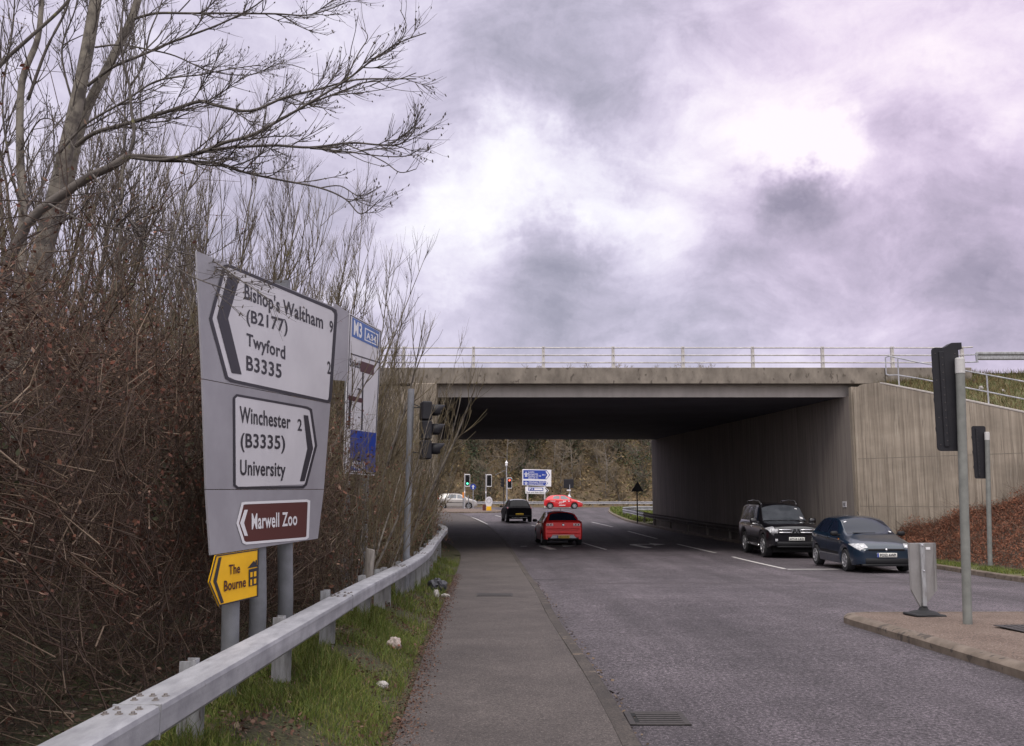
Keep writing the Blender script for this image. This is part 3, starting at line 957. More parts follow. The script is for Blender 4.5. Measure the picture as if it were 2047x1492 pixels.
def frame(sh, name, outer, w, m, parent, h=.004, sub=5):
    """outline band of width w (pixels) inside a pixel polygon"""
    n = len(outer); cx_ = sum(p[0] for p in outer) / n; cy_ = sum(p[1] for p in outer) / n
    inn = []
    for i in range(n):
        a, b, c = Vector((*outer[i - 1], 0)), Vector((*outer[i], 0)), Vector((*outer[(i + 1) % n], 0))
        n1 = (b - a).normalized(); n2 = (c - b).normalized()
        n1, n2 = Vector((-n1.y, n1.x, 0)), Vector((-n2.y, n2.x, 0))
        m_ = (n1 + n2).normalized(); k = w / max(.4, m_.dot(n1))
        q1, q2 = b + m_ * k, b - m_ * k
        C = Vector((cx_, cy_, 0))
        q = q1 if (q1 - C).length < (q2 - C).length else q2
        inn.append((q.x, q.y))
    mb = MB(); ra, rb = [], []
    for i in range(n):
        for k in range(sub):
            t = k / sub
            a, b = outer[i], outer[(i + 1) % n]; c, d = inn[i], inn[(i + 1) % n]
            ra.append(sh.pix(a[0] + (b[0] - a[0]) * t, a[1] + (b[1] - a[1]) * t, h))
            rb.append(sh.pix(c[0] + (d[0] - c[0]) * t, c[1] + (d[1] - c[1]) * t, h))
    mb.grid([ra + ra[:1], rb + rb[:1]])
    mb.build(name, m, parent)
    return inn


def write(sh, s, quad, m, parent, bold=.020, h=.005, name='lettering'):
    """quad: bottom-left, bottom-right, top-right, top-left of the capitals, in photo pixels"""
    vs, fs, _ = text_geo(s, bold)
    bl, br_, tr, tl = quad
    pts = []
    for a, b in vs:
        x = (bl[0] * (1 - a) + br_[0] * a) * (1 - b) + (tl[0] * (1 - a) + tr[0] * a) * b
        y = (bl[1] * (1 - a) + br_[1] * a) * (1 - b) + (tl[1] * (1 - a) + tr[1] * a) * b
        pts.append(sh.pix(x, y, h))
    mb = MB(); mb.add(pts, fs)
    return mb.build(name, m, parent)


def write3(s, org, xdir, ydir, w, hcap, m, parent, bold=.02, name='lettering'):
    vs, fs, asp = text_geo(s, bold)
    mb = MB(); mb.add([org + xdir * (a * w) + ydir * (b * hcap) for a, b in vs], fs)
    return mb.build(name, m, parent)


def panel_solid(rows, name, m, parent, th=.012, back=None, nu=6):
    """sign plate with thickness through the measured corners"""
    sh = Sheet(rows); n = len(rows) - 1
    mb = MB(); f, b = [], []
    for i in range(n * 4 + 1):
        w = i / 4
        f.append([sh.at(j / nu, w) for j in range(nu + 1)])
        b.append([sh.at(j / nu, w) - sh.nrm(min(.98, max(.02, j / nu)), min(n - .02, max(.02, w))) * th for j in range(nu + 1)])
    mb.grid(f); mb.grid(b)
    for q in (0, -1): mb.grid([f[q], b[q]])
    for q in (0, -1): mb.grid([[r[q] for r in f], [r[q] for r in b]])
    return mb.build(name, m, parent, auto=35)


# ------------------------------------------------------------------ big direction sign
def chevron(sh, o, i, m, par, h=.005):
    flat(sh, 'chevron', [o[0], o[1], o[2], i[2], i[1], i[0]], m, par, h)


ds = empty('direction_sign', (-1.9, 7.6, G(7)), 0, 'large grey direction sign, bent, listing towns above a brown zoo panel', 'road sign')
rows = [(P(393, 502, 6.39), P(676, 617, 8.57)), (P(405, 757, 6.40), P(660.5, 806, 8.60)), (P(412, 978, 6.42), P(647.5, 978, 8.64)), (P(421, 1110, 6.42), P(635.5, 1077, 8.67))]
top_rows, mid_rows, low_rows = rows[0:2], rows[1:3], [(P(412, 979.5, 6.42), rows[2][1] + Vector((0, 0, -.006)))] + rows[3:]
mid_rows = [(mid_rows[0][0] - Vector((0, 0, .006)), mid_rows[0][1] - Vector((0, 0, .006)))] + mid_rows[1:]
for r_ in (top_rows, mid_rows, low_rows): panel_solid(r_, 'panel', M['signgrey'], ds)
S = Sheet(rows)
bo = [(446.6, 530), (457, 528.5), (664, 615), (672, 620), (674, 630), (662.5, 796), (660, 805), (653, 806), (460, 764), (450, 757), (417.5, 637)]
inn = frame(S, 'border', bo, 6, M['black'], ds)
flat(S, 'face', inn, M['signwhite'], ds, .0025)
chevron(S, [(455, 549), (432.6, 634.4), (462, 746)], [(478.5, 556), (455, 637), (482, 749)], M['black'], ds)
write(S, "Bishop's Waltham", [(488, 597), (645, 657.5), (645, 631), (488, 568)], M['black'], ds)
write(S, "9", [(658, 663.5), (665, 665.5), (665, 643), (658, 641)], M['black'], ds)
write(S, "(B2177)", [(492, 643), (574, 665.5), (574, 640.5), (492, 618.5)], M['black'], ds)
write(S, "Twyford", [(492, 690), (569.5, 718.5), (569.5, 692), (492, 666)], M['black'], ds)
write(S, "B3335", [(491.5, 739.5), (562, 756), (562, 729), (491.5, 711)], M['black'], ds)
write(S, "2", [(653.5, 746.5), (660.5, 748), (660.5, 724), (653.5, 722)], M['black'], ds)
bo = [(465, 795), (472, 788), (614, 813), (623, 818), (633.5, 891), (613, 970), (606, 976.5), (474, 978), (466, 972)]
inn = frame(S, 'border', bo, 4.6, M['black'], ds)
flat(S, 'face', inn, M['signwhite'], ds, .0025)
chevron(S, [(615, 831), (625, 897), (608, 962)], [(606, 830), (613.5, 897), (598.5, 962.5)], M['black'], ds)
write(S, "Winchester", [(478, 844), (580, 857), (580, 830), (478, 812)], M['black'], ds)
write(S, "2", [(594, 860.5), (602.5, 861.5), (602.5, 839), (594, 837.5)], M['black'], ds)
write(S, "(B3335)", [(480, 894), (569, 898), (569, 872), (480, 866)], M['black'], ds)
write(S, "University", [(479, 949.5), (570, 952), (570, 925), (479, 919)], M['black'], ds)
bo = [(482, 1005), (489, 1003.6), (613, 998.5), (619.5, 1001), (616.5, 1075), (611, 1079), (491, 1089), (484, 1086), (471.5, 1046.5)]
inn = frame(S, 'border', bo, 5, M['white'], ds)
flat(S, 'face', inn, M['brown'], ds, .0025)
chevron(S, [(487.6, 1019.5), (478.6, 1046), (487.6, 1071.5)], [(494.3, 1019.5), (486.5, 1046), (494.3, 1071.5)], M['white'], ds)
write(S, "Marwell Zoo", [(502, 1058), (593, 1049), (593, 1023.5), (502, 1027)], M['white'], ds)
for (px, Y, r) in ((535.5, 7.30, .066), (589, 8.2, .064)):
    q = S.pix(px, 1085, -.085); q2 = S.pix(px - 6, 560, -.085); base = verge_z(q.x, q.y) - .1; e_ = (q2 - q).normalized() * .5
    mb = MB(); mb.tube([Vector((q.x - e_.x, q.y - e_.y, base)), q - e_, q, q2], r, k=20); mb.build('post', M['greypole'], ds, auto=40)
mb = MB()
for k in (.55, 1.5, 2.5):
    a, b = S.at(.03, k), S.at(.97, k); n_ = S.nrm(.5, k)
    mb.tube([a - n_ * .035, (a + b) / 2 - n_ * .035, b - n_ * .035], .02, k=6)
mb.build('bracket', M['signback'], ds)

# ------------------------------------------------------------------ small yellow sign on its own post
ys = empty('direction_sign', (-1.86, 6.15, G(6)), 0, 'small yellow arrow sign with a house symbol on a short grey post', 'road sign')
yrows = [(P(415, 1107, 5.72), P(517, 1097.2, 6.10)), (P(415, 1217, 5.72), P(515.6, 1193, 6.10))]
Y_ = Sheet(yrows)
poly = [(430.5, 1110.5), (517, 1097.4), (515.6, 1193), (437.5, 1212), (417, 1164)]
fr_, bk_ = [], []
mb = MB()
pp = [Y_.pix(x, y, 0) for x, y in poly]
mb.prism(pp, -Y_.nrm(.5, .5) * .008); mb.build('panel', M['yellow'], ys)
frame(Y_, 'border', poly, 2.6, M['black'], ys, .003)
flat(Y_, 'chevron', [(436.5, 1115), (425.8, 1162), (441, 1207), (447, 1204.5), (432.5, 1163), (442.5, 1113.6)], M['black'], ys)
bm_ = mat('sign_maroon', (.06, .012, .014), .45)
write(Y_, "The", [(456.5, 1149), (479, 1144.8), (479, 1126.5), (456.5, 1129.5)], bm_, ys)
write(Y_, "Bourne", [(447, 1182), (490.6, 1172.6), (490.6, 1153), (447, 1161.5)], bm_, ys)
flat(Y_, 'house_symbol', [(494, 1136.5), (506.8, 1121), (510, 1125.5), (510.2, 1120), (513, 1119.5), (513, 1129.5), (515, 1132.5)], M['black'], ys)
flat(Y_, 'house_symbol', [(496.5, 1138.8), (513.8, 1135), (513.3, 1169), (496.5, 1173)], M['black'], ys, .004)
for q in ([(499, 1144.5), (503.5, 1143.5), (503.5, 1153.5), (499, 1154.5)], [(506, 1143), (511, 1142), (511, 1152), (506, 1153)],
          [(506, 1157.5), (511, 1156.5), (510.6, 1166.5), (506, 1167.5)], [(499, 1159), (502.5, 1158.3), (502.5, 1170), (499, 1171)]):
    flat(Y_, 'house_symbol', q, M['yellow'], ys, .006)
q = P(461, 1250, 6.02); base = verge_z(q.x, 6.02) - .1
mb = MB(); mb.tube([Vector((q.x + .015, 6.0, base)), Vector((q.x - .01, 6.02, P(461, 1120, 6.02).z))], .055, k=20); mb.build('post', M['greypole'], ys, auto=40)

# ------------------------------------------------------------------ motorway sign further on, half hidden by twigs
ms = empty('direction_sign', (-2.4, 14.5, G(14)), 0, 'tall white and blue motorway direction sign half hidden behind bare twigs', 'road sign')
mrows = [(P(699, 626, 13.8), P(763, 661, 15.2)), (P(686.5, 946.5, 13.8), P(748.6, 951, 15.2))]
panel_solid(mrows, 'panel', M['signwhite'], ms)
W_ = Sheet(mrows)
grows = [(P(668, 605, 13.3), P(697.6, 626, 13.8)), (P(668, 760, 13.3), P(694, 762, 13.8))]
panel_solid(grows, 'panel', M['signgrey'], ms)
frame(W_, 'border', [(700, 629), (762, 663), (748.2, 948.5), (687.5, 944.5)], 1.6, M['black'], ms, .002)
flat(W_, 'motorway_patch', [(704.5, 634.5), (758.3, 664), (757, 698), (703, 672.7)], M['blueback'], ms)
write(W_, "M3", [(706.5, 668), (723, 676), (723.5, 649), (707, 640)], M['white'], ms, .03)
frame(W_, 'motorway_patch', [(729, 655), (755.5, 669), (754.5, 692), (728, 680)], 2, M['white'], ms, .0045)
write(W_, "A34", [(732, 676), (751, 686), (751.5, 674), (732, 664)], M['white'], ms, .03)
write(W_, "South", [(698.5, 731), (720, 737), (720.5, 722.5), (698.8, 716)], M['black'], ms, .02)
flat(W_, 'tourist_patch', [(720.5, 721.5), (747.5, 730.5), (747, 751), (720, 743)], bm_, ms)
flat(W_, 'border', [(701, 706), (760, 724.5), (760, 727), (701, 708.5)], M['black'], ms)
flat(W_, 'route_line', [(724, 745), (727, 746), (724.5, 860), (721.5, 860)], M['black'], ms)
flat(W_, 'route_line', [(696, 790), (725, 797), (725, 806), (696, 800)], bm_, ms)
flat(W_, 'route_line', [(697, 800), (701.5, 801), (700, 858), (695.5, 857)], M['black'], ms)
write(W_, "7", [(714.5, 790), (721.5, 792), (721.5, 778), (714.5, 776)], M['black'], ms)
flat(W_, 'motorway_patch', [(700.5, 859), (751.5, 866), (749.6, 944.5), (698.5, 940.5)], M['blue'], ms)
for (a, b) in (((741.5, 878), (740.3, 888)), ((745, 878), (744.2, 888)), ((740.8, 894), (738.8, 915)), ((744.4, 894), (744.8, 915)), ):
    flat(W_, 'motorway_symbol', [(a[0] - 1, a[1]), (a[0] + 1, a[1]), (b[0] + 1, b[1]), (b[0] - 1, b[1])], M['white'], ms)
flat(W_, 'motorway_symbol', [(735.5, 889), (750, 890.5), (750, 893), (735.5, 891.5)], M['white'], ms)
write(W_, "M3(N)", [(703, 936), (728.5, 938), (728.8, 923), (703.4, 920)], M['white'], ms, .02)
for (px, Y) in ((705, 14.2), (742, 15.1)):
    q = W_.pix(px, 900, -.09)
    mb = MB(); mb.tube([Vector((q.x, q.y, verge_z(q.x, Y) - .1)), Vector((q.x, q.y, 4.0))], .062, k=14); mb.build('post', M['greypole'], ms, auto=40)

# ------------------------------------------------------------------ box-beam safety barrier along the path
sb = empty('safety_barrier', (-1.45, 8, G(8)), 0, 'pale galvanised box-beam safety barrier curving along the left edge of the path', 'safety barrier')
RX = pchip([(-3, -1.45), (3.2, -1.445), (8, -1.41), (13.6, -1.45), (18, -1.58), (25, -1.93), (28, -2.02), (30, -2.06), (31.2, -2.16), (32.4, -2.45), (33.4, -2.9)])
RZ = pchip([(-3, .765), (8, .76), (14, .67), (18, .60), (22, .56), (25, .55), (28, .60), (31, .68), (33.5, .80)])
def box_beam(ys, w, h, mb, e=.026):
    rows = []
    for i, y in enumerate(ys):
        x, z = RX(y), RZ(y)
        dx = (RX(y + .1) - RX(y - .1)) / .2
        n = Vector((1, -dx, 0)).normalized(); o = Vector((x, y, z)); U = Vector((0, 0, 1))
        sec = [n * 0 - U * e, n * -.006 - U * .006, n * -e, n * -(w - e), n * -(w - .006) - U * .006, n * -w - U * e, n * -w - U * (h - e), n * -(w - e) - U * h, n * -e - U * h, -U * (h - e)]
        rows.append([o + q for q in sec] + [o + sec[0]])
    mb.grid(rows)
joints = [3.95, 8.4, 12.95, 17.3, 21.8, 26.4, 30.6]
mb = MB(); box_beam(fr(-3, 33.3, .3), .20, .14, mb); mb.build('beam', M['galv'], sb, auto=28)
bolt_m = mat('dull_bolt', (.24, .225, .22), .6, metal=.3, col2=(.15, .125, .11), scale=40)
for jy in joints:
    for k in range(-2, 3):
        if k == 0: continue
        for q in (.055, .145) if k % 2 else (.045, .10, .155):
            if jy > 15 and k % 2: continue
            y = jy + k * .085; x = RX(y) - q
            mb = MB(); mb.lathe([(.0, .011), (.0085, .011), (.009, .003), (.016, .0025), (.017, 0)], (x, y, RZ(y) + .0005), k=8)
            mb.build('bolt', bolt_m, sb)
    mb = MB()
    y = jy; mb.box((RX(y) - .0975, y, RZ(y) - .0675), (.199, .010, .139)); mb.build('joint', M['galvpost'], sb)
jr = random.Random(8)
for py in (2.3, 4.95, 6.75, 8.35, 10.4, 11.7, 12.3, 14.0, 15.9, 17.6, 19.6, 21.8, 24.2, 26.6, 28.8):
    x = RX(py) - .205; zb = verge_z(x, py) - .15; zt = RZ(py) + jr.uniform(.01, .045)
    mb = MB(); lean = jr.uniform(-.015, .015)
    w, d, t = .105, .055, .006
    sec = [(-w / 2, -d + t), (-w / 2, 0), (w / 2, 0), (w / 2, -d + t)]
    # Z-section steel post, facing along the road
    for (a, b) in (((x, py - w / 2), (x, py + w / 2)), ((x - d, py - w / 2), (x, py - w / 2)), ((x, py + w / 2), (x - d, py + w / 2))):
        c = Vector(((a[0] + b[0]) / 2 - d / 2 * 0, (a[1] + b[1]) / 2, (zb + zt) / 2))
        sx = abs(a[0] - b[0]) + t; sy = abs(a[1] - b[1]) + t
        mb.box(c, (sx, sy, zt - zb))
    # flange that carries the beam, turned to the viewer
    mb.box((x + .03, py - w / 2 - .004, (zb + RZ(py) - .14) / 2), (.09, t, RZ(py) - .142 - zb))
    mb.box((x - .02, py - w / 2 - .0045, (zb + zt) / 2 + .004), (.085, t, zt - zb - .01))
    mb.build('post', M['galvpost'], sb)

# weathered post leaning behind the barrier
tp = P(741, 1098, 10.9); bp = P(736, 1170, 10.9)
wp = MB(); wp.tube([Vector((bp.x - .02, 10.9, .15)), Vector((bp.x, 10.9, bp.z)), Vector((tp.x, 10.88, tp.z - .01)), Vector((tp.x + .002, 10.88, tp.z))], [.05, .05, .052, .046], k=12)
tag(wp.build('timber_post', M['timber'], auto=50), 'cracked weathered timber post leaning behind the safety barrier', 'post')

# ------------------------------------------------------------------ traffic signals
def lamp_head(par, mbk, hood_m, org, fwd, side, h=1.0, w=.30, lens=(None, None, None), board=None, white_rim=False, hoods=True, hoodl=.78):
    """three-lens signal head: org = head centre, fwd = where it looks"""
    up = Vector((0, 0, 1)); fwd = Vector(fwd).normalized(); side = fwd.cross(up).normalized()
    Mx = Matrix((side, fwd, up)).transposed()
    if board:
        bw, bh = board
        r = .07
        pts = []
        for (cx_, cz_, a0) in ((bw / 2 - r, bh / 2 - r, 0), (-bw / 2 + r, bh / 2 - r, 90), (-bw / 2 + r, -bh / 2 + r, 180), (bw / 2 - r, -bh / 2 + r, 270)):
            for k in range(5):
                a = R(a0 + k * 22.5); pts.append(org + side * (cx_ + r * math.cos(a)) + up * (cz_ + r * math.sin(a)) - fwd * .02)
        mb = MB(); mb.prism(pts, -fwd * .018); bd = mb.build('backing_board', M['sigblack'], par)
        if white_rim:
            mb = MB(); n = len(pts)
            inn = [org + (p - org) * .88 for p in pts]
            inn = [q + fwd * .005 for q in inn]; out = [q + fwd * .005 for q in pts]
            mb.grid([out + out[:1], inn + inn[:1]]); mb.build('white_border', M['white'], par)
    mb = MB()
    for k in (1, 0, -1):
        mb.box(org + up * (k * h / 3) - fwd * .07, (w, .17, h / 3 - .012), rot=Mx, bev=.02)
    hd = mb.build('signal_head', M['sigblack'], par)
    for k in (1, 0, -1):
        c = org + up * (k * h / 3) + fwd * .016
        if hoods:
            mb = MB(); rr = w * .38; L = w * hoodl
            rows = []
            for j in range(15):
                a = R(-35 + 250 * j / 14)
                e = side * (math.cos(a) * rr) + up * (math.sin(a) * rr)
                rows.append([c + e, c + e * .97 + fwd * L * (.62 + .38 * max(0, math.sin(a)))])
            mb.grid(rows)
            o = mb.build('hood', hood_m, hd, smooth_=True)
            so = o.modifiers.new('thickness', 'SOLIDIFY'); so.thickness = .008
        lm = lens[1 - k]
        mb = MB(); mb.lathe([(0, .012), (w * .18, .010), (w * .32, 0)], c, fwd, k=16)
        mb.build('lens', lm or M['siglens'], hd, smooth_=True)
    return hd


# the near one on the left, seen from the side
sg = empty('traffic_signal', (-1.75, 15.5, G(15.5)), 0, 'traffic signal on the left with three hooded lamps seen from the side, grey pole', 'traffic signal')
Y0 = 15.6
tpt = P(822, 778, Y0); bpt = P(812, 1125, Y0)
mb = MB(); mb.tube([Vector((bpt.x, Y0, verge_z(bpt.x, Y0) - .1)), Vector((bpt.x, Y0, bpt.z)), Vector((tpt.x, Y0, tpt.z))], .055, k=16); mb.build('pole', M['greypole'], sg, auto=40)
hc = P(859, 861, Y0)
lamp_head(sg, None, M['sigblack'], hc + Vector((.0, 0, 0)), (.97, .25, 0), None, h=.98, w=.31)
mb = MB()
for u_, v_ in ((824, 815), (822, 905)):
    a = P(u_, v_, Y0); mb.tube([a, Vector((hc.x - .08, Y0, a.z))], .012, k=6)
mb.tube([P(822, 806, Y0), P(836, 812, Y0), Vector((hc.x - .1, Y0 - .02, P(0, 818, Y0).z))], .01, k=6)
mb.build('bracket', M['sigblack'], sg)

# two seen from behind on the right
def back_signal(label, Y, poleu, vtop, vbase, bl, bt, brt, bb, zbase, polem, top_box=True):
    b = P(poleu[1], vbase, Y); t = P(poleu[0], vtop, Y)
    s = empty('traffic_signal', (b.x, Y, zbase), 0, label, 'traffic signal')
    r = .055 if top_box else .055
    mb = MB(); d_ = (t - b).normalized()
    t2 = t - d_ * .20
    mb.tube([Vector((b.x, Y, zbase - .05)), b, t2], r, k=18); mb.build('pole', polem, s, auto=40)
    mb = MB(); mb.tube([t2, t - d_ * .012, t], [r * 1.09, r * 1.09, r * .85], k=18); mb.build('pole_cap', M['whitecap'], s, auto=40)
    a0, a1 = P(bl, bt, Y + .06), P(brt, bb, Y + .06)
    w, h = a1.x - a0.x, a0.z - a1.z
    org = (a0 + a1) / 2
    lamp_head(s, None, M['sigblack'], org + Vector((0, .17, 0)), (-.10, 1, 0), None, h=h * .86, w=w * .62, hoods=True, hoodl=.35)
    mb = MB(); r_ = .05; pts = []
    for (cx_, cz_, a0) in ((w / 2 - r_, h / 2 - r_, 0), (-w / 2 + r_, h / 2 - r_, 90), (-w / 2 + r_, -h / 2 + r_, 180), (w / 2 - r_, -h / 2 + r_, 270)):
        for k in range(6):
            a = R(a0 + k * 18); pts.append(org + Vector((cx_ + r_ * math.cos(a), 0, cz_ + r_ * math.sin(a))))
    mb.prism(pts, (0, .02, 0)); mb.build('backing_board', M['sigblack'], s)
    # ribbed back of the head with its fixings
    mb = MB()
    mb.box(org + Vector((-w * .16, -.008, 0)), (w * .18, .02, h * .92), bev=.006)
    mb.build('spine', M['sigblack'], s)
    mb = MB()
    for k in range(12):
        mb.lathe([(0, .006), (.008, .005), (.010, 0)], org + Vector((-w * .16 + .006, -.018, h * (.40 - k * .073))), (0, -1, 0), k=8)
    for (q, zq) in ((-.38, .44), (-.38, .18), (-.38, -.18), (-.38, -.44), (.36, .44)):
        mb.lathe([(0, .006), (.007, .005), (.009, 0)], org + Vector((w * q, 0, h * zq)), (0, -1, 0), k=8)
    mb.build('fixing', M['ironbar'], s)
    mb = MB()
    for k in (.36, -.36):
        mb.box(Vector(((t.x + org.x) / 2 + .03, Y + .10, org.z + k * h)), (abs(t.x - org.x) * .9 + .04, .05, .05))
    mb.build('bracket', M['sigblack'], s)
    if top_box:
        mb = MB(); c = org + Vector((w * .06, .02, h / 2 + .015))
        mb.prism([c + Vector((-.06, 0, -.03)), c + Vector((.07, 0, -.03)), c + Vector((.16, 0, .09)), c + Vector((.20, 0, .09)), c + Vector((.20, 0, -.03)), c + Vector((.16, 0, -.03)), c + Vector((.10, 0, .08))][:2] +
                 [c + Vector((.21, 0, -.03)), c + Vector((.21, 0, .055)), c + Vector((.08, 0, .05)), c + Vector((.02, 0, .01))], (0, .14, 0))
        mb.build('detector', M['sigblack'], s)
    return s


back_signal('nearest traffic signal, on the brown island, dark back board on a thick grey pole', 11.8, (1918.5, 1934.5), 716, 1249, 1862, 695, 1929, 902, isl(11.8), M['greenpole'])
back_signal('smaller traffic signal seen from behind, pole at the foot of the bracken bank', 23.0, (1973, 1979), 864, 1118, 1942, 852, 1977, 957, .05, M['greenpole'], False)

# ------------------------------------------------------------------ keep-left sign on the island, seen from the back
kl = empty('keep_left_sign', (5.66, 12.75, isl(12.7)), 0, 'back of a pale shield-shaped plate sign on a dark rubber foot, on the island', 'road sign')
Yk = 12.75
a = lambda u, v, dy=0: P(u, v, Yk + dy)
mb = MB()
shape = [a(1815.5, 1086), a(1869, 1085.5), a(1873, 1181, .03), a(1853, 1207), a(1846, 1216), a(1842, 1216), a(1834, 1203), a(1821, 1179)]
mb.prism(shape, (0, .035, 0)); mb.build('panel', M['signback'], kl, bevel=.004)
mb = MB()
e = [a(1866.5, 1086, -.005), a(1871, 1086, -.04), a(1874, 1180, -.02), a(1869.5, 1184, -.004)]
mb.prism(e, (0, .012, 0))
e = [a(1814.5, 1086, -.03), a(1818, 1086, -.005), a(1823, 1178, -.004), a(1820, 1180, -.02)]
mb.prism(e, (0, .012, 0)); mb.build('flange', M['signback'], kl)
mb = MB(); mb.prism([a(1837.5, 1086.5, -.01), a(1846.5, 1086.5, -.01), a(1851.5, 1212, -.01), a(1843.5, 1212, -.01)], (0, -.035, 0)); mb.build('stiffener', M['galvpost'], kl, bevel=.006)
mb = MB()
for (u, v) in ((1843.5, 1090.5), (1846.5, 1142)): mb.lathe([(0, .012), (.012, .010), (.016, 0)], a(u, v, -.046), (0, -1, 0), k=10)
mb.build('bolt', M['chrome'], kl)
mb = MB(); mb.prism([a(1850, 1094, -.002), a(1859, 1094, -.002), a(1859.5, 1099, -.002), a(1850.5, 1099, -.002)], (0, -.003, 0)); mb.build('sticker', M['white'], kl)
c = a(1848, 1225)
zb = isl(12.75)
mb = MB(); mb.lathe([(.0, .0), (.20, 0), (.20, .03), (.17, .05), (.07, .075), (.045, .12), (.035, .17), (0, .17)], (c.x, Yk + .02, zb), k=20); mb.build('foot', M['tyre'], kl, auto=40)
mb = MB(); mb.box((c.x, Yk, zb + .014), (.44, .34, .035), rot=(R(0), R(2), R(8)), bev=.012); mb.build('base_plate', M['tyre'], kl)

# ------------------------------------------------------------------ far junction furniture
def pole(par, x, y, z0, z1, r=.06, m=None):
    mb = MB(); mb.tube([Vector((x, y, z0)), Vector((x, y, z1))], r, k=10); return mb.build('pole', m or M['galv'], par, auto=40)


def far_signal(label, u, v, Y, poleu, lens, vb=1015):
    c = P(u, v, Y); p = P(poleu, v, Y)
    s = empty('traffic_signal', (p.x, Y, G(Y)), 0, label, 'traffic signal')
    pole(s, p.x, Y, G(Y), c.z + .66, .055)
    mb = MB(); mb.box((p.x, Y - .02, c.z - 1.15), (.10, .10, .22)); mb.build('push_box', M['white'], s)
    lamp_head(s, None, M['sigblack'], c + Vector((0, -.10, 0)), (0, -1, 0), None, h=.95, w=.30, lens=lens, board=(.52, 1.22), white_rim=True)
    return s


far_signal('far traffic signal showing a small green arrow, beside the silver car', 934.5, 960.5, 91.8, 929, (None, None, M['green_light']))
far_signal('unlit far traffic signal between the green one and the lamp post', 977.8, 961, 92, 971.5, (None, None, None))
cz = P(1018.7, 966, 106)
s = empty('traffic_signal', (cz.x - .4, 106, G(106)), 0, 'far traffic signal showing a red light beside the pale lamp post', 'traffic signal')
pole(s, P(1013.5, 960, 106).x + .02, 106.1, G(106), cz.z + .55, .05)
lamp_head(s, None, M['sigblack'], cz + Vector((0, -.1, 0)), (0, -1, 0), None, h=.95, w=.32, lens=(M['red_light'], None, None), board=(.54, 1.24), white_rim=True)
s = empty('traffic_signal', (P(1004, 965, 107).x, 107, G(107)), 0, 'dark far traffic signal facing away, left of the pale lamp post', 'traffic signal')
c = P(1004, 965, 107); pole(s, c.x + .18, 107.1, G(107), c.z + .6, .05, M['sigblack'])
lamp_head(s, None, M['sigblack'], c, (-.6, .8, 0), None, h=1.0, w=.34)
# lamp post with a lantern and a stay
c = P(1012.5, 930, 105)
lp = empty('lamp_post', (c.x, 105, G(105)), 0, 'slim pale lamp post topped by a small lantern, with a stay', 'lamp post')
pole(lp, c.x, 105, G(105), c.z, .05)
mb = MB(); mb.lathe([(0, .55), (.03, .5), (.05, .42), (.16, .30), (.19, .22), (.12, .18), (.15, .05), (.10, -.12), (.05, -.16)], (c.x, 105, c.z), k=14); mb.build('lantern', M['white'], lp, auto=45)
e = P(990, 950, 105); mb = MB(); mb.tube([Vector((c.x, 105, c.z - .5)), Vector((e.x, 105, e.z))], .025, k=6); mb.build('stay', M['greypole'], lp)
# blue arrow roundel
c = P(945.8, 973.5, 93)
bs = empty('arrow_sign', (c.x, 93, G(93)), 0, 'round blue sign with a white arrow on a slim post by the silver car', 'road sign')
pole(bs, c.x, 93.05, G(93), c.z + .1, .04)
mb = MB(); mb.lathe([(0, .02), (.30, .02), (.30, 0), (0, 0)], c, (0, -1, 0), k=24); mb.build('panel', M['blue'], bs)
mb = MB()
q = [(-.05, -.22), (.05, -.22), (.05, .02), (.14, .02), (0, .2), (-.14, .02), (-.05, .02)]
mb.add([c + Vector((x_, -.026, z_)) for x_, z_ in q], [(0, 1, 2, 6), (3, 4, 5)]); mb.build('arrow', M['white'], bs)
# illuminated bollard
c = P(977.3, 1012, 84); z0 = P(977.3, 1023.5, 84).z
bo_ = empty('bollard', (c.x, 84, G(84) + .12), 0, 'rounded white bollard with a yellow base on the far island', 'bollard')
z0 = G(84) + .12
mb = MB()
sh_ = [(-.20, .35), (.20, .35), (.30, .62), (.33, .85), (.27, 1.07), (.14, 1.2), (0, 1.24), (-.14, 1.2), (-.27, 1.07), (-.33, .85), (-.30, .62)]
mb.prism([Vector((c.x + x_, 83.9, z0 + z_)) for x_, z_ in sh_], (0, .2, 0)); mb.build('body', M['signwhite'], bo_, bevel=.02)
mb = MB(); mb.prism([Vector((c.x + x_, 83.86, z0 + z_)) for x_, z_ in ((-.23, 0), (.23, 0), (.21, .37), (-.21, .37))], (0, .28, 0)); mb.build('base', M['yellow'], bo_)
mb = MB(); mb.lathe([(.17, .0), (.17, .01), (.21, .01), (.21, 0)], (c.x, 83.89, z0 + .86), (0, -1, 0), k=24); mb.build('ring', M['signgrey'], bo_)
mb = MB(); mb.box((c.x - .42, 84.2, z0 + .25), (.3, .3, .55), bev=.03); tag(mb.build('cabinet', M['brown']), 'small dark brown box beside the white bollard on the far island', 'cabinet')
# slim posts near the silver car
for i, (u, v0, Y, m_, lab) in enumerate(((874.5, 988, 97.4, 'orange_light', 'short orange-topped marker post behind the silver car'), (926, 986, 92.5, 'orange_light', 'orange-topped marker post in front of the silver car door'),
                                       (936.5, 990, 92.7, 'greypole', 'short plain grey post in front of the silver car wheel'))):
    c = P(u, v0, Y)
    t = empty('marker_post', (c.x, Y, G(Y)), 0, lab, 'post')
    mb = MB(); mb.tube([Vector((c.x, Y, G(Y))), Vector((c.x, Y, c.z - .5 * (i < 2)))], .05, k=8); mb.build('pole', M['greypole'], t)
    if i < 2:
        mb = MB(); mb.box((c.x, Y, c.z - .2), (.15, .12, .55), bev=.02); mb.build('head', M['amber'], t)
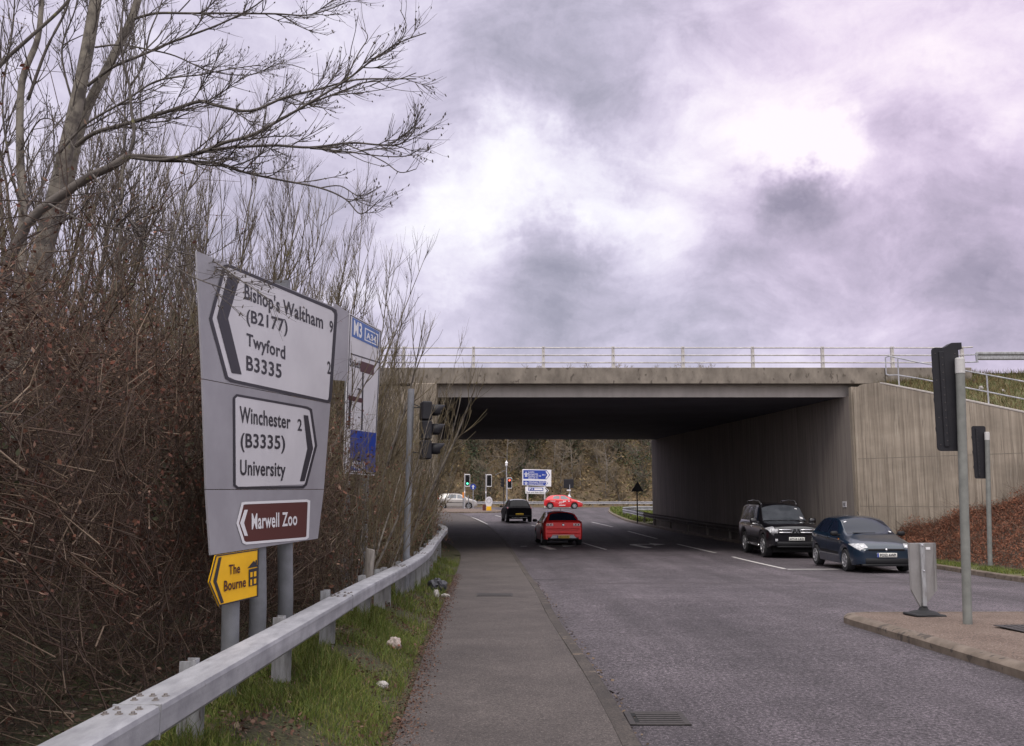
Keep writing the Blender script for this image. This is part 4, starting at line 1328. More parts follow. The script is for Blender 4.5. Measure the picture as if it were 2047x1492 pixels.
# blue direction sign at the far junction
Yb = 104
B = lambda u, v, d=0: P(u, v, Yb + d)
bd = empty('direction_sign', (P(1072, 990, Yb).x, Yb, G(Yb)), 0, 'far white-framed blue motorway direction sign with arrows on two posts', 'road sign')
mb = MB(); mb.prism([B(1044.3, 938), B(1102, 939.5), B(1101.8, 973), B(1044, 970)], (0, .05, 0)); mb.build('panel', M['white'], bd)
mb = MB(); mb.prism([B(1050, 973.5), B(1090.5, 974), B(1097.5, 981), B(1090, 988), B(1050.5, 987)], (0, .05, 0)); mb.build('panel', M['white'], bd)
FS = Sheet([(B(1040, 935), B(1110, 935)), (B(1040, 992), B(1110, 992))])
flat(FS, 'blue_panel', [(1046, 940), (1093, 940.5), (1099.5, 949.5), (1093, 958.5), (1046, 957.5)], M['blue'], bd, .01, 1)
flat(FS, 'blue_panel', [(1046, 961), (1091, 962), (1095.5, 966.5), (1091, 971), (1046, 969.5)], M['blue'], bd, .01, 1)
flat(FS, 'chevron', [(1090.5, 942.5), (1093, 942.5), (1098, 949.5), (1093, 957), (1090, 957), (1094.5, 949.5)], M['white'], bd, .02, 1)
flat(FS, 'chevron', [(1090, 963.3), (1091.5, 963.3), (1094.2, 966.5), (1091.5, 969.7), (1090, 969.7), (1092.2, 966.5)], M['white'], bd, .02, 1)
for (s_, q) in (("London", (1056, 1068, 945)), ("Basingstoke", (1056, 1075.5, 949)), ("Newbury (A 34)", (1056, 1081.5, 953)), ("Alton (A 31)", (1056, 1075.5, 957)), ("M 3", (1084, 1090, 951)),
                ("Winchester (N & E)", (1057, 1089, 965.2)), ("Industrial Estates", (1057, 1086, 969))):
    write(FS, s_, [(q[0], q[2]), (q[1], q[2]), (q[1], q[2] - 2.6), (q[0], q[2] - 2.6)], M['white'], bd, .02, .02)
write(FS, "Park and Ride (East)", [(1052.5, 985.8), (1088, 986.3), (1088, 983.4), (1052.5, 982.9)], M['black'], bd, .01, .02)
flat(FS, 'blue_panel', [(1056, 974.8), (1086, 975.2), (1086, 981.6), (1056, 981.2)], M['blue'], bd, .02, 1)
write(FS, "P+", [(1057.5, 980.5), (1066, 980.5), (1066, 975.8), (1057.5, 975.8)], M['white'], bd, .02, .03)
flat(FS, 'symbol', [(1068, 976.5), (1084, 976.7), (1085, 980.2), (1068, 980)], M['white'], bd, .03, 1)
flat(FS, 'chevron', [(1089, 975.5), (1091, 975.5), (1096, 981), (1091, 986.8), (1089, 986.8), (1093.5, 981)], M['black'], bd, .02, 1)
for v0 in (943.5, 963): 
    hh = 10 if v0 < 950 else 6
    flat(FS, 'motorway_symbol', [(1049.5, v0 + hh), (1050.5, v0), (1051.3, v0), (1051.3, v0 + hh)], M['white'], bd, .02, 1)
    flat(FS, 'motorway_symbol', [(1052.2, v0 + hh), (1052.2, v0), (1053, v0), (1054, v0 + hh)], M['white'], bd, .02, 1)
    flat(FS, 'motorway_symbol', [(1047.5, v0 + hh * .35), (1055.8, v0 + hh * .35), (1055.8, v0 + hh * .5), (1047.5, v0 + hh * .5)], M['white'], bd, .02, 1)
for u in (1054.5, 1089):
    c = B(u, 987, .06); mb = MB(); mb.tube([Vector((c.x, Yb + .1, G(Yb))), Vector((c.x, Yb + .1, B(u, 942).z))], .085, k=10); mb.build('post', M['rail_white'], bd)
# dark signal back beyond the red car
c = P(1137, 969, 103)
s = empty('traffic_signal', (c.x, 103, G(103)), 0, 'far traffic signal with a wide dark back board, above the red car on the junction', 'traffic signal')
pole(s, c.x + .1, 103, G(103), c.z, .05)
mb = MB(); mb.box(c + Vector((0, 0, .1)), (1.1, .06, 1.0), bev=.1); mb.build('backing_board', M['sigblack'], s)
lamp_head(s, None, M['sigblack'], c + Vector((0, .12, 0)), (0, 1, 0), None, h=1.0, w=.33)
mb = MB(); mb.box(c + Vector((.0, -.06, -.62)), (.45, .04, .12)); mb.build('plate', M['white'], s)
mb = MB(); mb.lathe([(0, .35), (.05, .34), (.06, .2), (.2, .1), (.22, -.1), (.1, -.2)], (c.x + .02, 102.8, P(0, 994, 103).z), k=10); mb.build('detector', M['white'], s)
# triangular sign from the back
Yt = 58.5
T_ = lambda u, v: P(u, v, Yt)
ts = empty('warning_sign', (T_(1273.5, 1000).x, Yt, G(Yt)), 0, 'black back of a triangular sign on a thin post beyond the bridge wall', 'road sign')
mb = MB(); mb.prism([T_(1261.5, 983), T_(1286.5, 983), T_(1274.5, 962)], (0, .02, 0)); mb.build('panel', M['sigblack'], ts)
pole(ts, T_(1273.9, 1000).x, Yt + .05, G(Yt), T_(0, 966).z, .04, M['sigblack'])

# number on the wall plaque
pl_, pc_ = PLAQUE
yd_ = Vector((math.sin(R(7.5)), -math.cos(R(7.5)), 0)); yd_ = Vector((.13, -.99, 0))
write3("107", pc_ - yd_ * .09 - Vector((0, 0, .055)), yd_, Vector((0, 0, 1)), .18, .11, M['black'], br, .03, 'plaque_lettering')
# ------------------------------------------------------------------ cars
def paint(name, c, flake=None):
    return mat(name, c, .28, coat=1.0, metal=.15, col2=tuple(q * .9 for q in c), scale=3, spec=.5)


PAINT = {'navy': paint('navy_car_paint', (.008, .021, .044)), 'black': paint('black_car_paint', (.010, .009, .012)), 'red': paint('red_car_paint', (.85, .026, .026)),
         'silver': paint('silver_car_paint', (.40, .37, .35)), 'dark': mat('dark_car_paint', (.008, .007, .010), .65, spec=.15), 'red2': paint('bright_red_car_paint', (.62, .015, .02))}


class Car:
    """local axes: x from the nose (0) to the tail (L), y to the car's right when looking forward is +y after the flip in place()"""
    def __init__(s, sp, label, pos, heading, mt, roof=None):
        s.sp = sp; s.L, s.W = sp['L'], sp['W']
        s.top, s.belt, s.wp, s.rw, s.sill = (pchip(sp[k]) for k in ('top', 'belt', 'plan', 'roofw', 'sill'))
        s.ax = (sp['fo'], sp['fo'] + sp['wb']); s.r = sp['r']
        s.root = empty(sp.get('name', 'car'), pos, heading, label, 'car')
        s.mt = mt
        mb = MB()
        xs = sorted(set(fr(0, s.L, .045) + [.015]))
        ts = fr(0, 5, .2)
        rows = []
        for x in xs:
            rows.append([s.pt(x, t, 1) for t in ts] + [s.pt(x, t, -1) for t in reversed(ts[:-1])])
        mb.grid(rows)
        for row in (rows[0], rows[-1]):
            mb.add(row, [tuple(range(len(row)))])
        s.body = mb.build('body', mt, s.root, world=False, auto=38)
        # dark floor and wheel wells
        mb = MB(); mb.box((s.L / 2, 0, .33), (s.L - .5, s.W - .46, .26)); mb.box((s.L / 2, 0, .5), (s.L - .7, s.W - .66, .3))
        mb.build('underbody', M['void'], s.root, world=False)
        s.wheels(sp.get('rim', M['rim']), sp.get('spokes', 7))

    def pt(s, x, t, side):
        W2 = s.W / 2
        w = W2 * s.wp(x); zb = s.belt(x); zt = max(s.top(x), zb + .004); h = zt - zb
        z0 = s.sill(x)
        for a in s.ax:
            ra = s.r + .055
            d = abs(x - a)
            if d < ra: z0 = max(z0, s.r + math.sqrt(ra * ra - d * d) - .01)
        wr = W2 * s.rw(x)
        z0 = min(z0, zb - .06)
        e_ = min(.075, h * .32)
        nodes = [(w * .955, z0), (w * 1.0, z0 + .42 * (zb - z0)), (w * .985, zb - .03), (w * .945, zb + min(.015, h * .2)), (min(wr, w * .94), zt - e_), (0, zt)]
        i = min(4, int(t)); f = t - i
        a, b = nodes[i], nodes[i + 1]
        if i == 4:
            y = a[0] * (1 - f) + b[0] * f
            z = a[1] + (b[1] - a[1]) * (1 - (1 - f) ** 2.6)
        elif i == 0 or i == 1:
            y = a[0] + (b[0] - a[0]) * (f * (2 - f) if i == 0 else f * f); z = a[1] + (b[1] - a[1]) * f
        else:
            y = a[0] + (b[0] - a[0]) * f; z = a[1] + (b[1] - a[1]) * f
        return Vector((x, y * side, z))

    def nrm(s, x, t, side):
        e = .01
        a = s.pt(min(s.L, x + e), t, side) - s.pt(max(0, x - e), t, side)
        b = s.pt(x, min(5, t + .03), side) - s.pt(x, max(0, t - .03), side)
        n = a.cross(b)
        if n.length < 1e-9: return Vector((0, 0, 1))
        n.normalize()
        c = Vector((s.L / 2, 0, .6))
        return n if n.dot(s.pt(x, t, side) - c) > 0 else -n

    def patch(s, name, m, side, t0, t1, x00, x01, x10, x11, h=.006, nt=5, nx=8, parent=None):
        """panel lying on the body: along x from x00..x01 at t0 and x10..x11 at t1"""
        mb = MB(); rows = []
        for i in range(nt + 1):
            k = i / nt; t = t0 + (t1 - t0) * k
            a, b = x00 + (x10 - x00) * k, x01 + (x11 - x01) * k
            rows.append([s.pt(a + (b - a) * j / nx, t, side) + s.nrm(a + (b - a) * j / nx, t, side) * h for j in range(nx + 1)])
        mb.grid(rows)
        return mb.build(name, m, parent or s.root, world=False, smooth_=True)

    def screen(s, name, m, t0, xa0, xa1, xc0, xc1, h=.006):
        """pane across the car: x range xa at the edges, xc at the centre line"""
        mb = MB(); rows = []
        for i in range(17):
            q = -1 + i / 8; t = 5 - abs(q) * (5 - t0); side = 1 if q >= 0 else -1
            k = 1 - abs(q) ** 2
            a, b = xa0 + (xc0 - xa0) * k, xa1 + (xc1 - xa1) * k
            rows.append([s.pt(a + (b - a) * j / 8, t, side) + s.nrm(a + (b - a) * j / 8, min(t, 4.9), side) * h for j in range(9)])
        mb.grid(rows)
        return mb.build(name, m, s.root, world=False, smooth_=True)

    def wheels(s, rim_m, spokes):
        for a in s.ax:
            for sd_ in (1, -1):
                w = .2 if s.r < .36 else .25
                r = s.r
                mb = MB(); mb.lathe([(r * .60, -.0), (r * .66, .01), (r * .93, .012), (r, -.02), (r, -w + .02), (r * .93, -w), (r * .6, -w)], (0, 0, 0), (0, sd_, 0), k=32)
                wh = mb.build('wheel', M['tyre'], s.root, world=False, auto=40)
                wh.location = (a, sd_ * (s.W / 2 * .985 - .01), r)
                mb = MB(); rr = r * .66
                mb.lathe([(rr, .008), (rr * .93, .012), (rr * .88, -.02), (rr * .85, -.07), (0, -.075)], (0, 0, 0), (0, sd_, 0), k=28)
                o = mb.build('rim', [M['rimdull'] if rim_m is M['rimdull'] else M['trim']], wh, world=False, auto=40)
                mb = MB()
                mb.lathe([(rr * 1.0, .010), (rr * .99, .016), (rr * .90, .014), (rr * .88, .0)], (0, 0, 0), (0, sd_, 0), k=28)
                for k in range(spokes):
                    th = 2 * math.pi * k / spokes + .3
                    d = Vector((math.cos(th), 0, math.sin(th))); p = Vector((-math.sin(th), 0, math.cos(th)))
                    y0, y1 = .004 * sd_, .016 * sd_
                    mb.prism([d * rr * .12 + p * rr * .12 + Vector((0, y1, 0)), d * rr * .93 + p * rr * .11 + Vector((0, y1 * .8, 0)), d * rr * .93 - p * rr * .11 + Vector((0, y1 * .8, 0)), d * rr * .12 - p * rr * .12 + Vector((0, y1, 0))], (0, -.02 * sd_, 0))
                mb.lathe([(0, .02), (rr * .18, .018), (rr * .2, 0)], (0, 0, 0), (0, sd_, 0), k=14)
                mb.build('spokes', rim_m, wh, world=False, auto=40)

    def mirror(s, x, z, m=None, sz=(.10, .20, .13)):
        for sd_ in (1, -1):
            y = s.W / 2 * .90
            mb = MB(); mb.box((x, sd_ * (y + .06 + sz[1] / 2), z), sz, bev=.035); mb.box((x, sd_ * (y + .03), z - .03), (.05, .10, .04))
            mb.build('mirror', m or s.mt, s.root, world=False, auto=50)

    def box(s, name, m, c, size, bev=.01, rot=None, parent=None):
        mb = MB(); mb.box(c, size, rot=rot, bev=bev); return mb.build(name, m, parent or s.root, world=False, auto=50)

    def plate(s, txt, x, z, front, m, band=True, w=.52, h=.112):
        sg_ = -1 if front else 1
        p = s.box('number_plate', m, (x, 0, z), (.012, w, h), bev=.003)
        # lettering faces out; seen from outside it runs to the viewer's right
        yd = Vector((0, -1, 0)) if front else Vector((0, 1, 0))
        # car root turns so that x runs from nose to tail
        org = Vector((x + sg_ * .008, 0, z - h * .31)) - yd * w * (.36 if band else .44)
        vs, fs, asp = text_geo(txt, .04)
        mb = MB(); mb.add([org + yd * (a * w * (.80 if band else .88)) + Vector((0, 0, 1)) * (b * h * .62) for a, b in vs], fs)
        mb.build('lettering', M['black'], p, world=False)
        if band:
            mb = MB(); mb.box((x + sg_ * .0072, -yd.y * w * .455, z), (.002, w * .08, h * .96)); mb.build('plate_band', M['blue'], p, world=False)
        return p


# heading: the car's +x axis (nose to tail) in world space. A car coming at the viewer has its tail towards +Y.
def place(px, py, rz): return (px, py, G(py))


HATCH = dict(
    belt=[(0, .58), (.15, .66), (.5, .76), (1.0, .86), (2.0, .91), (3.0, .95), (3.6, .97), (3.85, .90), (3.92, .82)],
    plan=[(0, .70), (.05, .80), (.13, .885), (.28, .95), (.55, .985), (1.2, 1.0), (2.8, 1.0), (3.4, .97), (3.75, .92), (3.86, .87), (3.92, .78)],
    roofw=[(0, .62), (.4, .74), (.95, .80), (1.3, .765), (1.75, .69), (2.6, .69), (3.4, .66), (3.7, .70), (3.92, .66)],
    sill=[(0, .25), (.3, .20), (.6, .19), (3.3, .20), (3.6, .26), (3.92, .32)])

# navy hatchback in front
sp = dict(HATCH, L=3.92, W=1.69, fo=.80, wb=2.49, r=.295, rim=M['rimdull'], spokes=6,
          top=[(0, .64), (.06, .70), (.2, .775), (.5, .87), (.95, .985), (1.05, 1.03), (1.45, 1.27), (1.75, 1.41), (2.1, 1.465), (2.7, 1.465), (3.2, 1.41), (3.55, 1.30), (3.72, 1.08), (3.86, .95), (3.92, .86)])
A = Car(sp, 'dark blue hatchback with a white front plate waiting at the stop line', place(9.80, 24.62, 0), R(90 - .5), PAINT['navy'])
A.screen('windscreen', M['glass'], 4.04, 1.02, 1.62, .94, 1.74)
for sd_ in (1, -1):
    A.patch('window', M['glass'], sd_, 3.10, 3.90, 1.30, 2.18, 1.80, 2.18)
    A.patch('window', M['glass'], sd_, 3.10, 3.90, 2.26, 3.05, 2.26, 2.98)
    A.patch('window', M['glass'], sd_, 3.12, 3.82, 3.11, 3.42, 3.04, 3.28)
    hl = A.patch('headlight', M['lamp'], sd_, 2.15, 4.12, .05, .50, .03, .20, h=.012)
    A.patch('side_repeater', M['amber'], sd_, 1.95, 2.15, 1.14, 1.22, 1.14, 1.22, h=.012)
    A.patch('door_seam', M['void'], sd_, .1, 2.9, 2.215, 2.225, 2.215, 2.225, h=.003, nx=1)
    A.patch('door_seam', M['void'], sd_, .1, 2.9, 1.235, 1.245, 1.235, 1.245, h=.003, nx=1)
    A.patch('side_moulding', M['trim'], sd_, .85, 1.05, 1.25, 2.95, 1.25, 2.95, h=.010)
    A.box('door_handle', PAINT['navy'], (2.05, sd_ * .845, .86), (.17, .035, .035))
    A.box('bezel', M['chrome'], (.09, sd_ * .575, .67), (.03, .12, .09), bev=.014)
A.mirror(1.28, .985, M['trim'])
A.box('grille', M['trim'], (-.001, 0, .61), (.02, .95, .055))
A.box('lower_intake', M['trim'], (-.004, 0, .315), (.03, 1.12, .15), bev=.02)
A.box('front_lip', M['trim'], (.03, 0, .215), (.10, 1.30, .06), bev=.015)
mb = MB(); mb.lathe([(0, .01), (.022, .006), (.03, 0)], (-.008, 0, .612), (-1, 0, 0), k=18)
o = mb.build('badge', M['chrome'], A.root, world=False)
A.plate('PO52 AWP', -.022, .475, True, M['platewhite'])
A.box('wiper', M['trim'], (1.0, .2, 1.012), (.03, .62, .02))
A.box('aerial', M['trim'], (1.95, 0, 1.52), (.02, .012, .13), rot=(0, R(40), 0), bev=.002)
A.patch('tax_disc', M['white'], -1, 4.12, 4.22, 1.10, 1.16, 1.10, 1.16, h=.009)
A.patch('sticker', M['white'], 1, 4.10, 4.22, 1.56, 1.60, 1.56, 1.60, h=.009)

# black four-by-four
sp = dict(L=4.85, W=1.89, fo=.86, wb=2.78, r=.395, spokes=6, rim=M['rim'],
          belt=[(0, .80), (.12, .94), (.4, 1.02), (1.2, 1.10), (2.4, 1.14), (4.6, 1.16), (4.85, 1.1)],
          plan=[(0, .82), (.06, .90), (.16, .95), (.35, .985), (.8, 1.0), (4.2, 1.0), (4.6, .97), (4.78, .93), (4.85, .88)],
          roofw=[(0, .72), (.3, .80), (1.2, .84), (1.5, .80), (2.0, .725), (4.4, .72), (4.7, .76), (4.85, .7)],
          sill=[(0, .44), (.3, .36), (.6, .34), (4.2, .36), (4.6, .45), (4.85, .5)],
          top=[(0, .98), (.08, 1.08), (.3, 1.14), (.8, 1.19), (1.35, 1.235), (1.48, 1.30), (1.75, 1.56), (2.0, 1.765), (2.3, 1.83), (3.2, 1.855), (4.3, 1.835), (4.62, 1.74), (4.76, 1.3), (4.85, 1.15)])
B_ = Car(dict(sp, name='four_by_four'), 'tall black four-by-four with chrome grille bars stopped behind the dark blue hatchback', place(9.47, 31.25, 0), R(90 - 1.5), PAINT['black'])
B_.screen('windscreen', M['glasssky'], 4.03, 1.44, 1.92, 1.38, 1.98)
for sd_ in (1, -1):
    B_.patch('window', M['glass'], sd_, 3.10, 3.9, 1.72, 2.50, 2.05, 2.50)
    B_.patch('window', M['glass'], sd_, 3.10, 3.9, 2.60, 3.40, 2.60, 3.36)
    B_.patch('window', M['glass'], sd_, 3.10, 3.9, 3.50, 4.35, 3.46, 4.30)
    B_.patch('headlight', M['lamp'], sd_, 2.0, 3.9, .06, .42, .05, .16, h=.014)
    B_.box('headlight', M['lamp'], (.02, sd_ * .70, .90), (.06, .24, .16), bev=.03)
    B_.box('fog_lamp', M['lamp'], (.02, sd_ * .66, .615), (.05, .12, .12), bev=.05)
    B_.patch('door_seam', M['void'], sd_, .1, 2.9, 2.545, 2.56, 2.545, 2.56, h=.003, nx=1)
    B_.patch('side_moulding', M['trim'], sd_, .6, 1.0, 1.45, 3.0, 1.45, 3.0, h=.02)
    B_.box('side_step', M['chrome'], (2.25, sd_ * .90, .40), (1.75, .16, .05), bev=.02)
    B_.box('door_handle', M['chrome'], (2.42, sd_ * .945, 1.02), (.2, .04, .035))
    mb = MB(); mb.tube([Vector((2.15, sd_ * .62, 1.80)), Vector((2.4, sd_ * .64, 1.90)), Vector((3.2, sd_ * .64, 1.93)), Vector((4.1, sd_ * .63, 1.90)), Vector((4.35, sd_ * .62, 1.80))], .022, k=8)
    mb.build('roof_rail', M['chrome'], B_.root, world=False)
B_.mirror(1.66, 1.22, PAINT['black'], (.13, .24, .19))
for sd_ in (1, -1): B_.box('mirror_strip', M['chrome'], (1.62, sd_ * .99, 1.125), (.08, .2, .02))
B_.box('grille', M['trim'], (-.004, 0, .895), (.03, 1.12, .20), bev=.02)
for z in (.955, .865):
    B_.box('grille_bar', M['chrome'], (-.024, .36, z), (.025, .44, .04)); B_.box('grille_bar', M['chrome'], (-.024, -.36, z), (.025, .44, .04))
mb = MB()      # the three-diamond emblem
for k in range(3):
    th = R(90 + 120 * k); d = Vector((0, math.cos(th), math.sin(th))); p = Vector((0, -math.sin(th), math.cos(th)))
    c = Vector((-.032, 0, .90))
    mb.prism([c, c + d * .055 + p * .032, c + d * .11, c + d * .055 - p * .032], (-.012, 0, 0))
mb.build('emblem', M['chrome'], B_.root, world=False)
mb = MB()
for sy in (1, -1): mb.prism([Vector((-.02, sy * .135, .985)), Vector((-.02, sy * .085, .985)), Vector((-.02, sy * .145, .845)), Vector((-.02, sy * .195, .845))], (-.014, 0, 0))
mb.build('grille_bar', M['chrome'], B_.root, world=False)
B_.plate('HY10 LKD', -.03, .655, True, M['platewhite'], band=False)
B_.box('lower_intake', M['trim'], (-.003, 0, .50), (.03, 1.3, .13), bev=.02)
B_.box('skid_plate', M['trim'], (.05, 0, .40), (.12, 1.3, .07), bev=.02)
B_.patch('sticker', M['white'], -1, 4.12, 4.25, 1.50, 1.58, 1.50, 1.58, h=.009)
B_.patch('sticker', M['white'], -1, 4.2, 4.32, 1.84, 1.87, 1.84, 1.87, h=.009)

# red hatchback driving away
sp = dict(HATCH, L=3.95, W=1.70, fo=.80, wb=2.46, r=.30, rim=M['rim'], spokes=5,
          belt=[(0, .58), (.15, .66), (.5, .76), (1.0, .86), (2.0, .92), (3.0, .97), (3.6, .985), (3.83, .97), (3.95, .92)],
          plan=[(0, .70), (.05, .80), (.13, .885), (.28, .95), (.55, .985), (1.2, 1.0), (3.2, 1.0), (3.6, .985), (3.8, .96), (3.90, .93), (3.95, .87)],
          roofw=[(0, .62), (.4, .74), (.95, .80), (1.3, .765), (1.75, .69), (2.6, .69), (3.3, .655), (3.6, .70), (3.85, .80), (3.95, .8)],
          sill=[(0, .25), (.3, .20), (.6, .19), (3.3, .20), (3.6, .24), (3.95, .27)],
          top=[(0, .64), (.06, .70), (.2, .775), (.5, .87), (.95, .985), (1.05, 1.03), (1.45, 1.25), (1.75, 1.38), (2.1, 1.435), (2.7, 1.44), (3.15, 1.40), (3.38, 1.36), (3.62, 1.19), (3.84, 1.02), (3.95, .96)])
C_ = Car(sp, 'red hatchback with a yellow rear plate driving away into the shade of the bridge', place(1.84, 42.9, 0), R(-90 + 4.2), PAINT['red'])
C_.screen('rear_window', M['glass'], 4.10, 3.46, 3.80, 3.42, 3.815)
C_.screen('windscreen', M['glass'], 4.04, 1.02, 1.62, .94, 1.74)
for sd_ in (1, -1):
    C_.patch('window', M['glass'], sd_, 3.10, 3.90, 1.30, 2.25, 1.78, 2.25)
    C_.patch('window', M['glass'], sd_, 3.10, 3.88, 2.33, 3.22, 2.33, 3.00)
    tl = C_.patch('tail_light', M['tail'], sd_, 2.35, 3.6, 3.70, 3.94, 3.74, 3.935, h=.012)
    C_.box('tail_light', M['tailclear'], (3.952, sd_ * .565, .865), (.03, .30, .11), bev=.03)
    C_.box('lens', M['tail'], (3.969, sd_ * .52, .868), (.008, .06, .06), bev=.003)
    C_.box('lens', M['siglens'], (3.969, sd_ * .635, .868), (.008, .05, .06), bev=.003)
    C_.box('reflector', M['tail'], (3.955, sd_ * .60, .36), (.015, .16, .03))
    C_.patch('door_seam', M['void'], sd_, .1, 2.9, 2.28, 2.29, 2.28, 2.29, h=.003, nx=1)
    C_.box('door_handle', PAINT['red'], (2.1, sd_ * .855, .87), (.17, .035, .035))
C_.mirror(1.28, .985, M['trim'])
mb = MB(); mb.tube([Vector((3.965, -.68, .70)), Vector((3.985, 0, .70)), Vector((3.965, .68, .70))], .02, k=6); mb.tube([Vector((3.965, -.70, .50)), Vector((3.99, 0, .515)), Vector((3.965, .70, .50))], .022, k=6)
mb.build('bumper', PAINT['red'], C_.root, world=False, auto=50)
C_.box('diffuser', M['trim'], (3.945, 0, .285), (.05, 1.30, .10), bev=.02)
mb = MB(); mb.prism([Vector((3.958, -.55, .315)), Vector((3.958, .55, .315)), Vector((3.958, .44, .43)), Vector((3.958, -.44, .43))], (.012, 0, 0)); mb.build('plate_surround', M['rimdull'], C_.root, world=False)
C_.box('bumper_strip', M['tailclear'], (3.963, 0, .448), (.02, .92, .022))
C_.plate('HF54 KUN', 3.978, .372, False, M['plateyellow'])
mb = MB(); mb.lathe([(0, .012), (.04, .012), (.06, 0)], (3.95, 0, .86), (1, 0, 0), k=16); mb.build('badge', M['chrome'], C_.root, world=False)
C_.box('wiper', M['trim'], (3.83, -.12, 1.045), (.02, .5, .02), rot=(0, R(30), 0))
C_.box('boot_seam', M['void'], (3.952, 0, .615), (.008, 1.25, .010), bev=.001)
C_.box('aerial', M['trim'], (3.1, 0, 1.45), (.02, .012, .14), rot=(0, R(35), 0), bev=.002)

# dark small hatchback further ahead
sp2 = dict(sp, W=1.66, L=3.8, rim=M['rimdull'],
           belt=[(0, .58), (.15, .66), (.5, .76), (1.0, .86), (2.0, .90), (3.0, .92), (3.6, .92), (3.8, .86)],
           plan=[(0, .70), (.05, .80), (.13, .885), (.28, .95), (.55, .985), (1.2, 1.0), (3.2, 1.0), (3.5, .985), (3.65, .965), (3.75, .94), (3.8, .88)],
           roofw=[(0, .62), (.4, .74), (.95, .80), (1.3, .765), (1.75, .70), (2.6, .70), (3.2, .68), (3.55, .76), (3.8, .82)],
           sill=[(0, .25), (.3, .20), (.6, .19), (3.1, .20), (3.4, .24), (3.8, .27)],
           top=[(0, .64), (.06, .70), (.2, .775), (.5, .87), (.95, .985), (1.05, 1.03), (1.45, 1.25), (1.75, 1.38), (2.1, 1.44), (2.7, 1.45), (3.1, 1.42), (3.3, 1.38), (3.55, 1.15), (3.73, .95), (3.8, .9)])
D_ = Car(sp2, 'small dark hatchback seen from behind at the far mouth of the bridge', place(.02, 63.0, 0), R(-90 + 7), PAINT['dark'])
D_.screen('rear_window', M['sigblack'], 4.10, 3.38, 3.68, 3.34, 3.69)
for sd_ in (1, -1):
    D_.patch('window', M['glass'], sd_, 3.10, 3.90, 1.30, 2.25, 1.78, 2.25)
    D_.patch('window', M['glass'], sd_, 3.10, 3.88, 2.33, 3.15, 2.33, 3.0)
    D_.patch('tail_light', M['tail'], sd_, 2.1, 3.4, 3.6, 3.785, 3.62, 3.78, h=.012)
D_.mirror(1.28, .985, M['trim'])
D_.box('number_plate', M['plateyellow'], (3.80, 0, .50), (.02, .5, .11))
D_.box('bumper', M['trim'], (3.78, 0, .37), (.08, 1.42, .16), bev=.03)
D_.box('bumper_strip', M['rimdull'], (3.823, .0, .285), (.02, 1.0, .035))
D_.patch('roof', M['rimdull'], 1, 4.1, 5, 2.0, 3.2, 2.0, 3.26, h=.004); D_.patch('roof', M['rimdull'], -1, 4.1, 5, 2.0, 3.2, 2.0, 3.26, h=.004)  # pale panels paint the reflected sky onto the dark roof

# silver people carrier crossing
sp3 = dict(L=4.26, W=1.80, fo=.88, wb=2.69, r=.315, spokes=6, rim=M['rim'], name='car',
           belt=[(0, .64), (.2, .78), (.8, .95), (2.0, 1.0), (3.9, 1.04), (4.2, .96), (4.26, .9)],
           plan=[(0, .72), (.08, .84), (.2, .92), (.45, .98), (1.0, 1.0), (3.6, 1.0), (4.0, .96), (4.2, .9), (4.26, .84)],
           roofw=[(0, .6), (.7, .78), (1.2, .76), (1.9, .68), (3.6, .68), (4.0, .7), (4.26, .68)],
           sill=[(0, .28), (.4, .22), (3.8, .24), (4.26, .36)],
           top=[(0, .70), (.1, .82), (.4, .96), (.8, 1.08), (1.2, 1.30), (1.6, 1.49), (2.0, 1.59), (2.6, 1.63), (3.4, 1.60), (3.85, 1.52), (4.1, 1.28), (4.22, 1.0), (4.26, .94)])
E_ = Car(sp3, 'silver people carrier crossing the far junction on the left', place(-3.62, 98.2, 0), R(180), PAINT['silver'])
E_.screen('windscreen', M['glasslight'], 4.04, .92, 1.62, .84, 1.74)
for sd_ in (1, -1):
    E_.patch('window', M['glasslight'], sd_, 3.10, 3.88, 1.10, 2.10, 1.78, 2.10)
    E_.patch('window', M['glasslight'], sd_, 3.10, 3.88, 2.18, 3.08, 2.18, 3.06)
    E_.patch('window', M['glasslight'], sd_, 3.12, 3.84, 3.16, 3.88, 3.14, 3.70)
    E_.patch('tail_light', M['tail'], sd_, 2.2, 3.6, 4.02, 4.24, 3.98, 4.12, h=.012)
    E_.patch('headlight', M['lamp'], sd_, 2.1, 3.6, .02, .5, .06, .42, h=.012)
    E_.patch('side_moulding', M['trim'], sd_, 1.15, 1.28, 1.35, 3.1, 1.35, 3.1, h=.012)
E_.mirror(1.25, 1.06)

# red car with white livery crossing
sp4 = dict(HATCH, L=4.03, W=1.75, fo=.86, wb=2.54, r=.31, rim=M['rim'], spokes=7,
           belt=[(0, .56), (.15, .66), (.5, .78), (1.0, .88), (2.0, .93), (3.0, .98), (3.6, 1.0), (3.9, .93), (4.03, .85)],
           plan=[(0, .66), (.05, .76), (.13, .86), (.28, .94), (.55, .985), (1.2, 1.0), (2.9, 1.0), (3.5, .97), (3.85, .92), (3.96, .87), (4.03, .78)],
           roofw=[(0, .62), (.4, .74), (.95, .80), (1.3, .765), (1.75, .69), (2.6, .69), (3.4, .66), (3.7, .70), (4.03, .66)],
           sill=[(0, .25), (.3, .20), (.6, .19), (3.3, .20), (3.7, .26), (4.03, .34)],
           top=[(0, .62), (.06, .69), (.25, .80), (.6, .93), (.95, 1.03), (1.3, 1.22), (1.75, 1.40), (2.1, 1.465), (2.6, 1.47), (3.1, 1.42), (3.5, 1.32), (3.75, 1.12), (3.95, .95), (4.03, .88)])
F_ = Car(sp4, 'bright red car with white lettering on its side crossing the far junction', place(7.36, 98.0, 0), R(180), PAINT['red2'])
F_.screen('windscreen', M['glasslight'], 4.04, .98, 1.62, .90, 1.74)
